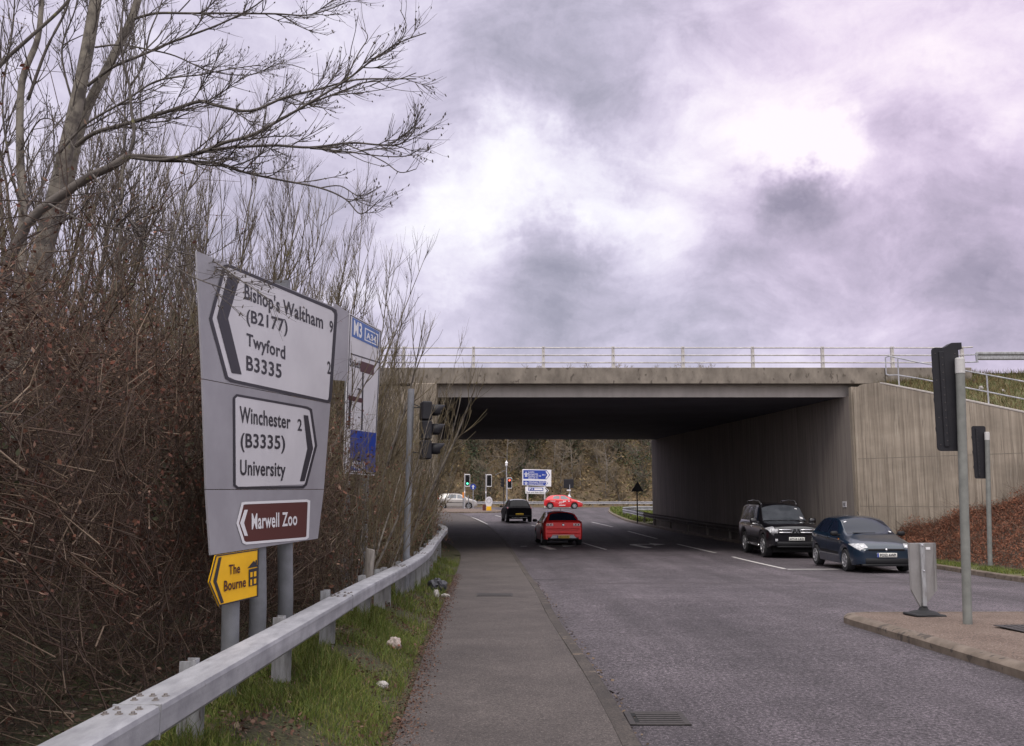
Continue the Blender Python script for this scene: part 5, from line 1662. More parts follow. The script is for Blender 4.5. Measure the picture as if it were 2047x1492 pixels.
for sd_ in (1, -1):
    F_.patch('window', M['glasslight'], sd_, 3.10, 3.88, 1.22, 2.30, 1.78, 2.30)
    F_.patch('window', M['glasslight'], sd_, 3.12, 3.86, 2.40, 3.15, 2.40, 3.0)
    F_.patch('headlight', M['lamp'], sd_, 2.15, 3.7, .05, .62, .10, .45, h=.012)
    F_.patch('tail_light', M['tail'], sd_, 2.2, 3.3, 3.75, 3.98, 3.72, 3.9, h=.012)
F_.mirror(1.28, 1.0)
# white livery: unreadable broken lines of lettering at this distance
lv = random.Random(4)
for side_y in (1,):
    mb = MB()
    for (x0, x1, z0, z1) in ((1.95, 2.45, .66, .74), (1.75, 2.05, .72, .84), (1.80, 2.45, .34, .42), (2.85, 3.35, .78, .83), (1.35, 1.5, .74, .84), (2.15, 2.5, .56, .59)):
        x = x0
        while x < x1:
            w = lv.uniform(.05, .10)
            for yy in (-1,):
                zc = (z0 + z1) / 2
                # nearest point of the side skin at that height
                best = min((abs(F_.pt(x, t, 1).z - zc), t) for t in fr(.3, 3, .05))[1]
                p = F_.pt(x + w / 2, best, 1)
                mb.box((x + w / 2, p.y + .004, zc + lv.uniform(-.006, .006)), (w * .8, .012, (z1 - z0)))
            x += w
    mb.build('livery_lettering', M['white'], F_.root, world=False)
# ------------------------------------------------------------------ vegetation
def seg_obj(name, segs, k, m, parent=None, mats=None):
    """many tapered twig segments [x0 y0 z0 x1 y1 z1 r0 r1] as one mesh"""
    S_ = np.asarray(segs, float)
    p0, p1 = S_[:, 0:3], S_[:, 3:6]
    t = p1 - p0; t /= np.maximum(np.linalg.norm(t, axis=1, keepdims=True), 1e-9)
    ref = np.where(np.abs(t[:, 2:3]) < .9, np.array([[0, 0, 1.0]]), np.array([[0, 1.0, 0]]))
    a = np.cross(t, ref); a /= np.linalg.norm(a, axis=1, keepdims=True); b = np.cross(t, a)
    th = np.arange(k) * 2 * math.pi / k
    ring = a[:, None, :] * np.cos(th)[None, :, None] + b[:, None, :] * np.sin(th)[None, :, None]
    v0 = p0[:, None, :] + ring * S_[:, 6][:, None, None]
    v1 = p1[:, None, :] + ring * S_[:, 7][:, None, None]
    V = np.concatenate([v0, v1], axis=1).reshape(-1, 3)
    n = len(S_)
    j = np.arange(k); q = np.stack([j, (j + 1) % k, (j + 1) % k + k, j + k], axis=1)
    F = (q[None] + (np.arange(n) * 2 * k)[:, None, None]).reshape(-1, 4)
    return mesh_np(name, V, F, m, parent, smooth_=True)


def mesh_np(name, V, F, m, parent=None, smooth_=False):
    me = bpy.data.meshes.new(name)
    nf, w = F.shape
    me.vertices.add(len(V)); me.vertices.foreach_set('co', V.astype(np.float32).ravel())
    me.loops.add(nf * w); me.loops.foreach_set('vertex_index', F.astype(np.int32).ravel())
    me.polygons.add(nf)
    me.polygons.foreach_set('loop_start', np.arange(0, nf * w, w, dtype=np.int32))
    me.polygons.foreach_set('loop_total', np.full(nf, w, dtype=np.int32))
    if smooth_: me.polygons.foreach_set('use_smooth', np.ones(nf, dtype=bool))
    me.materials.append(m)
    me.update(calc_edges=True)
    o = bpy.data.objects.new(name, me); COL.objects.link(o)
    if parent is not None: o.parent = parent
    return o


def leaves(name, C, size, rs, m, parent=None, flat_=0.0, asp=.6):
    """leaf-sized folded quads at the points C"""
    n = len(C)
    d = rs.normal(size=(n, 3)); d[:, 2] *= (1 - flat_); d /= np.linalg.norm(d, axis=1, keepdims=True)
    e = rs.normal(size=(n, 3)); e -= d * (e * d).sum(1, keepdims=True); e /= np.linalg.norm(e, axis=1, keepdims=True)
    s = (size * rs.uniform(.5, 1.4, n))[:, None]
    f = np.cross(d, e)
    V = np.stack([C - d * s, C - e * s * asp + f * s * .25, C + d * s + f * s * .2, C + e * s * asp + f * s * .3], axis=1).reshape(-1, 3)
    F = np.arange(n * 4).reshape(-1, 4)
    return mesh_np(name, V, F, m, parent)


BARK = mat('pale_bark', (.21, .185, .155), .9, col2=(.085, .072, .065), scale=9, lo=.42, hi=.62, bump=.004, bscale=35, stretch=(1, 1, .8), speck=[(16, .66, (.045, .04, .038)), (7, .70, (.17, .15, .05))])
TWIG = mat('dark_twig', (.060, .048, .046), .85, col2=(.11, .092, .080), scale=5)
TWIG2 = mat('brown_twig', (.125, .098, .076), .85, col2=(.070, .054, .045), scale=1.7)
TWIG3 = mat('olive_twig', (.155, .122, .066), .85, col2=(.085, .064, .038), scale=1.3)
FTWIG = mat('far_twig', (.27, .215, .15), .9, col2=(.17, .135, .09), scale=.6)
CANE = mat('bramble_cane', (.085, .055, .048), .8, island=[(.028, .017, .014), (.095, .055, .039), (.06, .038, .026), (.080, .052, .031), (.13, .080, .052), (.05, .03, .023), (.095, .058, .042), (.045, .027, .021), (.11, .068, .047), (.065, .039, .03), (.17, .115, .078), (.32, .24, .175)])
DEAD = mat('dead_leaf', (.1, .05, .03), .85, island=[(.045, .019, .014), (.16, .055, .034), (.10, .038, .026), (.20, .090, .055), (.06, .028, .02), (.11, .045, .030), (.08, .03, .022), (.15, .062, .04), (.28, .18, .125)])
BRACK = mat('dead_bracken', (.14, .06, .035), .9, island=[(.14, .050, .029), (.26, .100, .054), (.20, .072, .041), (.32, .145, .085), (.22, .082, .048)], col2=(1, 1, 1), scale=1.1)
GRASS = mat('grass_blade', (.08, .11, .02), .8, island=[(.048, .088, .010), (.100, .140, .016), (.155, .160, .028), (.065, .110, .012), (.21, .165, .07)])
IVY = mat('evergreen_leaf', (.025, .045, .018), .6, island=[(.020, .038, .014), (.040, .060, .020), (.055, .065, .028), (.028, .045, .02)])


def polyseg(pts, rs, out):
    for i in range(len(pts) - 1):
        out.append((*pts[i], *pts[i + 1], rs[i], rs[i + 1]))


def shoot(rng, p, d, L, r, out, up=.25, wob=.18, n=6, taper=.35, side=None):
    """one wandering branch; returns its points and directions"""
    pts, ds_ = [p], [d]
    q = Vector(p); v = Vector(d).normalized(); st = L / n
    for i in range(n):
        v = (v + Vector((rng.gauss(0, wob), rng.gauss(0, wob), rng.gauss(0, wob) + up)) * .6).normalized()
        q = q + v * st
        pts.append(q.copy()); ds_.append(v.copy())
    rs = [r * (1 - (1 - taper) * i / n) for i in range(n + 1)]
    polyseg(pts, rs, out)
    return pts, ds_, rs


def twigs(rng, pts, ds_, rs, out, levels, per, Lf, up, budd=None, spread=.8, start=.15, wob=.2):
    """side shoots along a branch, recursively"""
    n = len(pts) - 1
    for _ in range(per):
        k = start + (1 - start) * rng.random(); i = min(n - 1, int(k * n)); f = k * n - i
        p = pts[i].lerp(pts[i + 1], f); d = ds_[i + 1]
        ax = Vector((rng.gauss(0, 1), rng.gauss(0, 1), rng.gauss(0, 1)))
        s = (ax - d * ax.dot(d)).normalized()
        v = (d + s * rng.uniform(spread * .5, spread * 1.3)).normalized()
        L = Lf * rng.uniform(.45, 1.15) * (1.2 - .85 * k)
        r = min(rs[i] * .7, .0035 + L * .0075)
        a = shoot(rng, p, v, L, r, out, up=up, wob=wob, n=4 if levels == 0 else 5, taper=.45)
        if levels > 0: twigs(rng, *a, out, levels - 1, max(2, int(per * .55)), Lf * .5, up, budd, spread, .2, wob)
        elif budd is not None:
            for q in a[0][2:]:
                if rng.random() < .22: budd.append(q)


# --- the large bare tree hanging over the sign: limbs laid out in space, twigs grown on them
def limb(pl, r0, r1, dep, out, sub=5):
    """smooth limb through (u, v) sight lines at the distances dep (start, end)"""
    n = len(pl)
    ctrl = [P(u, v, dep[0] + (dep[1] - dep[0]) * i / (n - 1)) for i, (u, v) in enumerate(pl)]
    pts = []
    for i in range(n - 1):
        a, b, c, d = ctrl[max(0, i - 1)], ctrl[i], ctrl[i + 1], ctrl[min(n - 1, i + 2)]
        for k in range(sub):
            t = k / sub
            pts.append(.5 * ((2 * b) + (c - a) * t + (2 * a - 5 * b + 4 * c - d) * t * t + (3 * b - a - 3 * c + d) * t ** 3))
    pts.append(ctrl[-1])
    m_ = len(pts)
    ds_ = [(pts[min(i + 1, m_ - 1)] - pts[max(0, i - 1)]).normalized() for i in range(m_)]
    rs = [r0 + (r1 - r0) * i / (m_ - 1) for i in range(m_)]
    if out is not None: polyseg(pts, rs, out)
    return pts, ds_, rs


def trunk_mesh(name, limbs, m, parent, k=12):
    mb = MB()
    for pts, ds_, rs in limbs: mb.tube(pts, rs, k=k)
    return mb.build(name, m, parent, smooth_=True)


BOUGH = mat('dark_bough_bark', (.115, .098, .088), .9, col2=(.060, .050, .046), scale=7, bump=.003, bscale=40, speck=[(11, .66, (.16, .15, .07))])
BUDM = mat('winter_bud', (.030, .024, .026), .8)
def bud_obj(pts, s, rs, parent, name='buds'):
    C = np.array([tuple(p) for p in pts]); n = len(C)
    base = np.array([[1, 0, 0], [-.5, .87, 0], [-.5, -.87, 0], [0, 0, 1.5], [0, 0, -1.1]])
    V = (C[:, None, :] + base[None] * (s * rs.uniform(.6, 1.5, n))[:, None, None]).reshape(-1, 3)
    f = np.array([[0, 1, 3], [1, 2, 3], [2, 0, 3], [1, 0, 4], [2, 1, 4], [0, 2, 4]])
    F = (f[None] + (np.arange(n) * 5)[:, None, None]).reshape(-1, 3)
    return mesh_np(name, V, F, BUDM, parent)


def big_tree(label, base, trunks, boughs, seed, per=16, Lf=.75, up=.16, bark_=None):
    bark_ = bark_ or BARK
    rng = random.Random(seed)
    root = empty('bare_tree', base, 0, label, 'tree')
    off = Vector(base)
    L = [limb(*t, None) for t in trunks]
    # carry the trunk down into the ground
    p0 = L[0][0][0]
    foot = [Vector((base[0], base[1], base[2] - .3)), p0.lerp(Vector(base), .5) + Vector((.05, 0, 0)), p0]
    rr = L[0][2][0]
    mb = MB(); mb.tube(foot, [rr * 1.5, rr * 1.2, rr], k=12)
    for pts, ds_, rs in L: mb.tube(pts, rs, k=12)
    mb.build('trunk', bark_, root, smooth_=True)
    out, buds = [], []
    mb = MB()
    for b_ in boughs:
        a = limb(*b_, None)
        mb.tube(a[0], a[2], k=7)
        n_ = len(a[0])
        ln = sum((a[0][i + 1] - a[0][i]).length for i in range(n_ - 1))
        twigs(rng, *a, out, 1, max(3, int(per * ln / 2.6)), Lf, up, buds, spread=.70, start=.10, wob=.13)
    mb.build('bough', BOUGH, root, smooth_=True)
    for a in L: twigs(rng, *a, out, 2, 11, Lf * 1.5, .2, buds, start=.2)
    for p in buds:
        d = Vector((rng.gauss(0, .5), rng.gauss(0, .5), 1)).normalized() * rng.uniform(.012, .022); r = rng.uniform(.0045, .0075)
        out.append((*(p - d * .5), *(p + d * .3), r * .7, r)); out.append((*(p + d * .3), *(p + d), r, r * .2))
    S_ = np.array(out); S_[:, 0:3] -= np.array(off); S_[:, 3:6] -= np.array(off)
    seg_obj('twigs', S_, 4, TWIG, root)
    return root


big_tree('tall bare tree with two thick pale trunks leaning together, nearest the sign', (-5.4, 9.6, .6),
         [([(48, 640), (72, 545), (108, 400), (138, 275), (165, 150), (188, 20), (212, -140)], .098, .058, (9.6, 9.9)),
          ([(85, 560), (100, 480), (132, 385), (152, 290), (178, 208), (226, 115), (268, 25), (292, -80)], .070, .040, (9.9, 10.2))],
         [([(152, 292), (190, 266), (260, 246), (330, 225), (400, 203), (432, 211), (500, 222), (570, 195), (640, 178), (710, 160), (790, 158), (832, 158)], 0.0248, 0.0053, (9.6, 8.4)),
          ([(175, 172), (225, 135), (275, 114), (340, 86), (400, 64), (450, 44), (510, 12), (560, -30)], 0.0186, 0.0060, (9.6, 9.2)),
          ([(270, 38), (312, 27), (380, 27), (450, 27), (550, 28), (610, 31), (655, 20), (700, 2)], 0.0161, 0.0045, (9.9, 9.0)),
          ([(120, 305), (170, 250), (250, 202), (305, 166), (350, 155), (400, 150), (450, 140), (520, 130)], 0.0136, 0.0045, (9.3, 9.0)),
          ([(190, 95), (240, 90), (300, 100), (350, 112), (420, 142), (500, 150), (560, 128), (610, 138)], 0.0112, 0.0037, (9.6, 9.3)),
          ([(155, 235), (130, 150), (125, 90), (150, 20), (160, -40)], 0.0136, 0.0060, (9.8, 10.0))], 11)
big_tree('dark arching tree whose long boughs spread over the road sign, ends turned upward', (-4.3, 7.9, .4),
         [([(-12, 620), (20, 520), (58, 445), (98, 408), (150, 372), (186, 350), (222, 334), (256, 312)], 0.0471, 0.0320, (7.9, 8.0))],
         [([(256, 312), (310, 314), (350, 316), (400, 305), (450, 285), (500, 272), (560, 240), (612, 210), (690, 162), (745, 120), (800, 85), (852, 66)], 0.0223, 0.0045, (8.0, 7.7)),
          ([(612, 210), (690, 180), (730, 165), (790, 160), (832, 146)], 0.0087, 0.0037, (7.9, 7.6)),
          ([(256, 314), (330, 320), (420, 300), (540, 291), (620, 295), (700, 286), (760, 290), (800, 288), (828, 262), (829, 240)], 0.0161, 0.0037, (8.0, 7.5)),
          ([(690, 288), (730, 305), (770, 325), (800, 345), (832, 338)], 0.0062, 0.0035, (7.7, 7.4)),
          ([(620, 297), (680, 302), (760, 312), (812, 312), (842, 296)], 0.0068, 0.0035, (7.8, 7.4)),
          ([(320, 322), (430, 326), (490, 345), (560, 360), (640, 376), (690, 398), (722, 428), (760, 398)], 0.0136, 0.0037, (8.0, 7.6)),
          ([(640, 376), (680, 372), (720, 392), (762, 372)], 0.0062, 0.0035, (7.8, 7.5)),
          ([(256, 312), (268, 275), (262, 215), (258, 168), (246, 120), (243, 50), (252, -30)], 0.0161, 0.0075, (8.0, 8.1)),
          ([(260, 172), (286, 130), (298, 70), (318, 20), (330, -20)], 0.0093, 0.0053, (8.1, 8.2)),
          ([(745, 120), (790, 95), (812, 55), (800, 20)], 0.0050, 0.0035, (7.7, 7.6)),
          ([(690, 162), (715, 110), (735, 75), (722, 55)], 0.0062, 0.0035, (7.8, 7.8)),
          ([(98, 408), (160, 440), (215, 455), (250, 462), (310, 500), (360, 540), (400, 560), (470, 585)], 0.0099, 0.0037, (7.7, 6.0)),
          ([(186, 350), (250, 430), (300, 480), (340, 500), (420, 520), (480, 560), (540, 600)], 0.0081, 0.0035, (7.6, 6.1))], 12, per=17, Lf=.66, up=.15, bark_=BOUGH)
big_tree('upright bare tree at the left edge with a dark forked stem', (-6.3, 9.0, .7),
         [([(38, 600), (46, 430), (40, 300), (44, 165), (76, 75), (84, -20)], 0.0502, 0.0240, (9.3, 9.6))],
         [([(56, 200), (92, 100), (132, 20), (150, -50)], 0.0186, 0.0090, (9.5, 9.4)),
          ([(-30, 190), (0, 132), (60, 75), (128, 12), (170, -50)], 0.0211, 0.0135, (8.4, 8.6)),
          ([(42, 300), (80, 240), (120, 250), (150, 300)], 0.0087, 0.0037, (9.3, 8.8)),
          ([(46, 430), (20, 330), (5, 200), (25, 60), (30, -20)], 0.0136, 0.0067, (9.3, 9.2))], 13, per=13, Lf=.7)

# --- multi-stemmed leafless trees of the thicket
def thicket_proto(seed, stems, H, m, bark, lean=.24, Lf=1.65, per=11, r=.035, k=3, levels=1):
    rng = random.Random(seed)
    root = empty('bare_tree', (0, 0, 0))
    tr, out = [], []
    for s in range(stems):
        a = rng.random() * 6.28; d = Vector((math.cos(a) * lean * rng.random() * 1.6, math.sin(a) * lean * rng.random() * 1.6, 1))
        p = Vector((math.cos(a) * .35 * rng.random(), math.sin(a) * .35 * rng.random(), -.3))
        h = H * rng.uniform(.62, 1.0)
        A_ = shoot(rng, p, d, h, r * rng.uniform(.6, 1.2) * h / H, tr, up=.10, wob=.08, n=9, taper=.12)
        twigs(rng, *A_, out, levels, per, Lf * h / H, .26, None, spread=.58, start=.12, wob=.14)
    seg_obj('trunk', tr, 6, bark, root)
    S_ = np.array(out); S_[:, 6:8] *= 1.05
    seg_obj('twigs', S_, k, m, root)
    return root


rv = random.Random(77)
protos = [thicket_proto(21, 6, 7.2, TWIG2, BARK, per=15), thicket_proto(22, 8, 6.4, TWIG3, BARK, lean=.32, per=13), thicket_proto(23, 6, 8.2, TWIG2, BARK, lean=.20, per=16), thicket_proto(24, 9, 5.4, TWIG3, BARK, lean=.42, per=12)]
used_p = set()
GRP = 'leafless trees of the roadside thicket'
LAB = 'leafless many-stemmed tree in the thicket behind the barrier and the road signs'
def put(k, x, y, s, tilt=0.0):
    Y = y
    o = protos[k]
    if k in used_p: o = copy_tree(o)
    used_p.add(k)
    s = s * (1.0 if Y < 17.5 or s < .7 else 1.18)
    o.location = (x, y, verge_z(x, y)); o.rotation_euler = (tilt * rv.uniform(-1, 1), tilt * rv.uniform(.0, 1.0), rv.random() * 6.28); o.scale = (s, s, s * rv.uniform(.94, 1.06))
    tag(o, LAB, 'tree', GRP)
# (proto, px of the stem, distance, scale)
for (k, px, Y, s) in ((2, 40, 12, 1.15), (0, 130, 13, 1.15), (2, 235, 12.5, 1.05), (1, 300, 13.5, 1.15), (0, 350, 15, 1.08), (2, 385, 17, 1.1), (2, 415, 15.5, 1.0), (1, 455, 15, 1.02), (0, 500, 16.5, 1.0), (3, 470, 13, .9), (3, 340, 11.5, 1.0), (3, 210, 11, 1.0), (3, 90, 11, 1.0),
                      (2, 545, 18, .92), (1, 575, 17, .9), (3, 610, 18, 1.0), (0, 640, 20, .95), (1, 668, 20, .95), (3, 690, 18.5, .95), (0, 706, 22.5, .92), (3, 722, 21, 1.05),
                      (1, 742, 23, .90), (3, 760, 22, 1.0), (0, 775, 26, .80), (3, 784, 24.5, .86), (1, 800, 26.5, .76), (3, 822, 28, .80), (3, 836, 29.6, .68), (1, 842, 30.6, .55), (3, 800, 20.0, .50), (3, 702, 12.6, .56), (3, 738, 13.2, .46), (1, 790, 17, .55),
                      (0, 170, 18, 1.1), (2, 60, 19, 1.15), (1, 260, 21, 1.1), (0, 350, 22, 1.05), (2, 440, 24, 1.05), (0, 530, 25, 1.0), (1, 610, 27, 1.0), (2, 690, 29, .95), (0, 740, 30, .85)):
    put(k, (px - CX) / FPX * Y, Y, s * 1.0, .05)

# --- the tangle itself: bramble canes, fine twigs and dead leaves
NPR = np.random.RandomState(9)
def tangle(n, ylo, yhi, xlo_off, xhi_off, zmax, rr, Lr, seed, up=.1, m=CANE, name='bramble_thicket', k=3, droop=.34, nseg=7):
    rs = np.random.RandomState(seed)
    Y = ylo + (yhi - ylo) * rs.uniform(0, 1, n) ** 1.25
    off = xlo_off + (xhi_off - xlo_off) * rs.uniform(0, 1, n) ** 1.6
    X = -2.32 - off - .012 * np.maximum(0, Y - 14) * 0
    fl = np.interp(Y, [2, 14, 20, 26, 31.5], [0, 0, .15, .32, .5]); X = X - fl
    zb = np.array([verge_z(x, y) for x, y in zip(X, Y)])
    hz = zmax(Y, off) if callable(zmax) else zmax
    Z = zb + rs.uniform(0, 1, n) ** 1.05 * hz
    p = np.stack([X, Y, Z], 1)
    d = rs.normal(size=(n, 3)); d[:, 2] = np.abs(d[:, 2]) * .8 + up; d /= np.linalg.norm(d, axis=1, keepdims=True)
    L = rs.uniform(*Lr, n); r = rs.uniform(*rr, n)
    segs = []; P_ = p
    for i in range(nseg):
        d = d + rs.normal(0, .27, (n, 3)); d[:, 2] -= droop * (i / nseg)
        d /= np.linalg.norm(d, axis=1, keepdims=True)
        Q = P_ + d * (L / nseg)[:, None]
        lim = np.where(Q[:, 1] < 9.3, -2.34 + np.clip(Q[:, 1] - 6.2, -3, 3) * .13, -1.95)
        Q[:, 0] = np.minimum(Q[:, 0], lim + rs.uniform(-.12, 0, n))
        segs.append(np.concatenate([P_, Q, (r * (1 - .7 * i / nseg))[:, None], (r * (1 - .7 * (i + 1) / nseg))[:, None]], 1)); P_ = Q
    S_ = np.concatenate(segs); 
    return S_


ztop = lambda Y, off: np.interp(Y, [2, 5, 9, 16, 24, 31], [2.9, 2.9, 2.75, 2.6, 2.5, 2.4]) * (1 - .55 * np.exp(-off / .45))
S1 = tangle(13000, 2.0, 13, .0, 3.2, ztop, (.0014, .0042), (.5, 1.7), 1)
S2 = tangle(9000, 11, 31.5, .05, 3.5, ztop, (.0025, .0055), (.7, 2.0), 2)
S3 = tangle(1300, 2.0, 12, -.05, 1.2, ztop, (.003, .0065), (1.2, 2.8), 3, up=.4, droop=.35)
seg1 = np.concatenate([S1, S3])
o = seg_obj('bramble_thicket', seg1, 3, CANE); tag(o, 'dense brown tangle of bare bramble canes on the left behind the barrier', 'brambles', kind='stuff')
o = seg_obj('undergrowth', S2, 3, TWIG3); tag(o, 'olive brown tangle of thin stems further along the barrier', 'undergrowth', kind='stuff')
rs = np.random.RandomState(4)
pick = seg1[rs.randint(0, len(seg1), 95000)]; C = pick[:, 0:3] + (pick[:, 3:6] - pick[:, 0:3]) * rs.uniform(0, 1, (95000, 1)) + rs.normal(0, .02, (95000, 3))
C = C[C[:, 0] < -2.2]
cl = np.sin(C[:, 0] * 3.1 + C[:, 1] * 2.3) + np.sin(C[:, 1] * 4.1 - C[:, 2] * 3.7) + np.sin(C[:, 2] * 5.3 + C[:, 0] * 2.1) + .5 * (C[:, 2] - 1.2)
C = C[cl + rs.normal(0, .6, len(C)) > -.1]
o = leaves('dead_leaves', C, .0155, rs, DEAD); tag(o, 'withered red-brown leaves caught in the bramble tangle', 'leaves', kind='stuff')
pick = S2[rs.randint(0, len(S2), 34000)]; C = pick[:, 0:3] + (pick[:, 3:6] - pick[:, 0:3]) * rs.uniform(0, 1, (34000, 1)) + rs.normal(0, .04, (34000, 3))
C = C[C[:, 0] < -1.8]
o = leaves('dead_leaves', C, .026, rs, DEAD); tag(o, 'withered leaves in the further undergrowth', 'leaves', kind='stuff')
# ivy and green bramble leaves among the canes
pick = seg1[rs.randint(0, len(seg1), 60000)]; C = pick[:, 0:3] + rs.normal(0, .05, (60000, 3))
cl = np.sin(C[:, 0] * 1.9 + C[:, 1] * 1.3 + 2) + np.sin(C[:, 1] * 2.7 - C[:, 2] * 2.2) + np.sin(C[:, 2] * 3.1 + C[:, 0] * 1.4)
C = C[(cl > 1.25) & (C[:, 0] < -2.4)][:9000]
IVY2 = mat('bramble_green_leaf', (.03, .045, .018), .6, island=[(.022, .032, .014), (.045, .055, .022), (.075, .075, .030), (.035, .042, .02)])
o = leaves('ivy', C, .022, rs, IVY2); tag(o, 'dull green leaves in patches inside the bramble tangle', 'ivy', kind='stuff')
# ivy patch at the foot of the left abutment
n = 2600
Yv = 27 + 5 * rs.uniform(0, 1, n); Xv = -2.35 - .5 * rs.uniform(0, 1, n) - .08 * (Yv - 27) ; Zv = np.array([verge_z(x, y) for x, y in zip(Xv, Yv)]) + rs.uniform(0, 1.0, n) ** 1.5 * 1.3
o = leaves('ivy', np.stack([Xv, Yv, Zv], 1), .06, rs, IVY); tag(o, 'dark green ivy at the foot of the left bridge wall', 'ivy', kind='stuff')

# --- verge grass, leaf litter
def blades(name, n, fx, fy, hr, wr, m, seed, zf, clump=1.0):
    rs = np.random.RandomState(seed)
    Y = fy(rs, n); X = fx(rs, n, Y)
    keep = (np.sin(X * 6.1 + Y * 2.3) + np.sin(Y * 4.7 - X * 3.1) + np.sin(Y * 1.9 + 1) + rs.normal(0, .7, n)) > clump
    X, Y = X[keep], Y[keep]; n = len(X)
    Z = np.array([zf(x, y) for x, y in zip(X, Y)]) - .01
    h = rs.uniform(*hr, n) * (.6 + .4 * np.sin(Y * 2.1 + X * 3) ** 2); w = rs.uniform(*wr, n)
    a = rs.uniform(0, 6.28, n); b = rs.uniform(0, 6.28, n); ln = rs.uniform(.15, .9, n) * h
    B_ = np.stack([X, Y, Z], 1); s = np.stack([np.cos(a), np.sin(a), a * 0], 1) * w[:, None]
    l_ = np.stack([np.cos(b), np.sin(b), b * 0], 1) * ln[:, None]
    up = np.array([[0, 0, 1.0]]) * h[:, None]
    V = np.stack([B_ - s, B_ + s, B_ + up * .6 + l_ * .35 + s * .7, B_ + up * .6 + l_ * .35 - s * .7, B_ + up * .95 + l_], 1).reshape(-1, 3)
    i = np.arange(n)[:, None] * 5
    F4 = np.concatenate([i + np.array([[0, 1, 2, 3]])], 0); F3 = i + np.array([[3, 2, 4, 4]])
    me_o = mesh_np(name, V, np.concatenate([F4, i + np.array([[3, 2, 4, 3]])], 0)[:len(F4)], m)
    # tips as triangles
    V2 = np.stack([B_ + up * .6 + l_ * .35 + s * .7, B_ + up * .6 + l_ * .35 - s * .7, B_ + up * .95 + l_], 1).reshape(-1, 3)
    me = me_o.data
    V = np.concatenate([V, V2]); F = F4
    bpy.data.objects.remove(me_o)
    allV = V; nv = n * 5
    tri = nv + np.arange(n * 3).reshape(-1, 3)
    me = bpy.data.meshes.new(name)
    me.vertices.add(len(allV)); me.vertices.foreach_set('co', allV.astype(np.float32).ravel())
    loops = np.concatenate([F4.ravel(), tri.ravel()]); me.loops.add(len(loops)); me.loops.foreach_set('vertex_index', loops.astype(np.int32))
    st = np.concatenate([np.arange(n) * 4, n * 4 + np.arange(n) * 3]); tot = np.concatenate([np.full(n, 4), np.full(n, 3)])
    me.polygons.add(2 * n); me.polygons.foreach_set('loop_start', st.astype(np.int32)); me.polygons.foreach_set('loop_total', tot.astype(np.int32))
    me.materials.append(m); me.update(calc_edges=True)
    o = bpy.data.objects.new(name, me); COL.objects.link(o)
    return o


def vx(lo, hi): return lambda rs, n, Y: np.array([PL(y) for y in Y]) - (lo + (hi - lo) * rs.uniform(0, 1, n) ** .8)
o = blades('grass', 70000, vx(.06, 1.15), lambda rs, n: 2.5 + 9 * rs.uniform(0, 1, n) ** 1.3, (.04, .13), (.0016, .0034), GRASS, 31, verge_z, -.8)
tag(o, 'short green grass of the verge under the barrier', 'grass', kind='stuff')
o = blades('grass', 9000, vx(.45, 1.0), lambda rs, n: 2.5 + 8 * rs.uniform(0, 1, n), (.12, .27), (.0016, .0034), GRASS, 32, verge_z, .9)
tag(o, 'longer grass tufts round the barrier posts', 'grass', kind='stuff')
o = blades('grass', 16000, vx(.02, .9), lambda rs, n: 11.5 + 18 * rs.uniform(0, 1, n), (.05, .22), (.003, .006), GRASS, 33, verge_z, .3)
tag(o, 'verge grass further along the barrier', 'grass', kind='stuff')
rs = np.random.RandomState(6); n = 15000
Yl = 3 + 20 * rs.uniform(0, 1, n) ** 1.4; Xl = np.array([PL(y) for y in Yl]) + .10 + rs.normal(0, .05, n) - np.abs(rs.normal(0, .26, n)) 
Zl = np.array([verge_z(x, y) if x < PL(y) else G(y) + .095 for x, y in zip(Xl, Yl)]) + .004
LIT = mat('leaf_litter_leaf', (.1, .05, .03), .9, island=[(.075, .036, .026), (.12, .058, .038), (.085, .042, .030), (.17, .098, .065), (.055, .030, .024)])
o = leaves('leaf_litter', np.stack([Xl, Yl, Zl], 1), .0095, rs, LIT, flat_=.85); tag(o, 'red-brown fallen leaves along the edge of the path', 'leaf litter', kind='stuff')
n = 5000
Yl = 3 + 12 * rs.uniform(0, 1, n); Xl = np.array([PL(y) for y in Yl]) - 1.0 * rs.uniform(0, 1, n)
kp = (np.sin(Xl * 7 + Yl * 2.1) + np.sin(Yl * 3.7 - Xl * 4)) > .3; Xl, Yl = Xl[kp], Yl[kp]; n = len(Xl)
Zl = np.array([verge_z(x, y) for x, y in zip(Xl, Yl)]) + rs.uniform(.01, .05, n)
o = leaves('leaf_litter', np.stack([Xl, Yl, Zl], 1), .016, rs, LIT, flat_=.6); tag(o, 'brown leaves lodged in the verge grass', 'leaf litter', kind='stuff')
n = 9000
Yl = 3 + 26 * rs.uniform(0, 1, n); Xl = np.array([PL(y) for y in Yl]) - .7 - 1.6 * rs.uniform(0, 1, n)
Zl = np.array([verge_z(x, y) for x, y in zip(Xl, Yl)]) + .012
LIT2 = mat('pale_leaf_litter', (.15, .1, .07), .9, island=[(.09, .055, .04), (.17, .115, .08), (.12, .07, .05), (.26, .20, .15), (.07, .04, .03)])
o = leaves('leaf_litter', np.stack([Xl, Yl, Zl], 1), .022, rs, LIT2, flat_=.6); tag(o, 'pale dry leaves on the ground behind the barrier', 'leaf litter', kind='stuff')

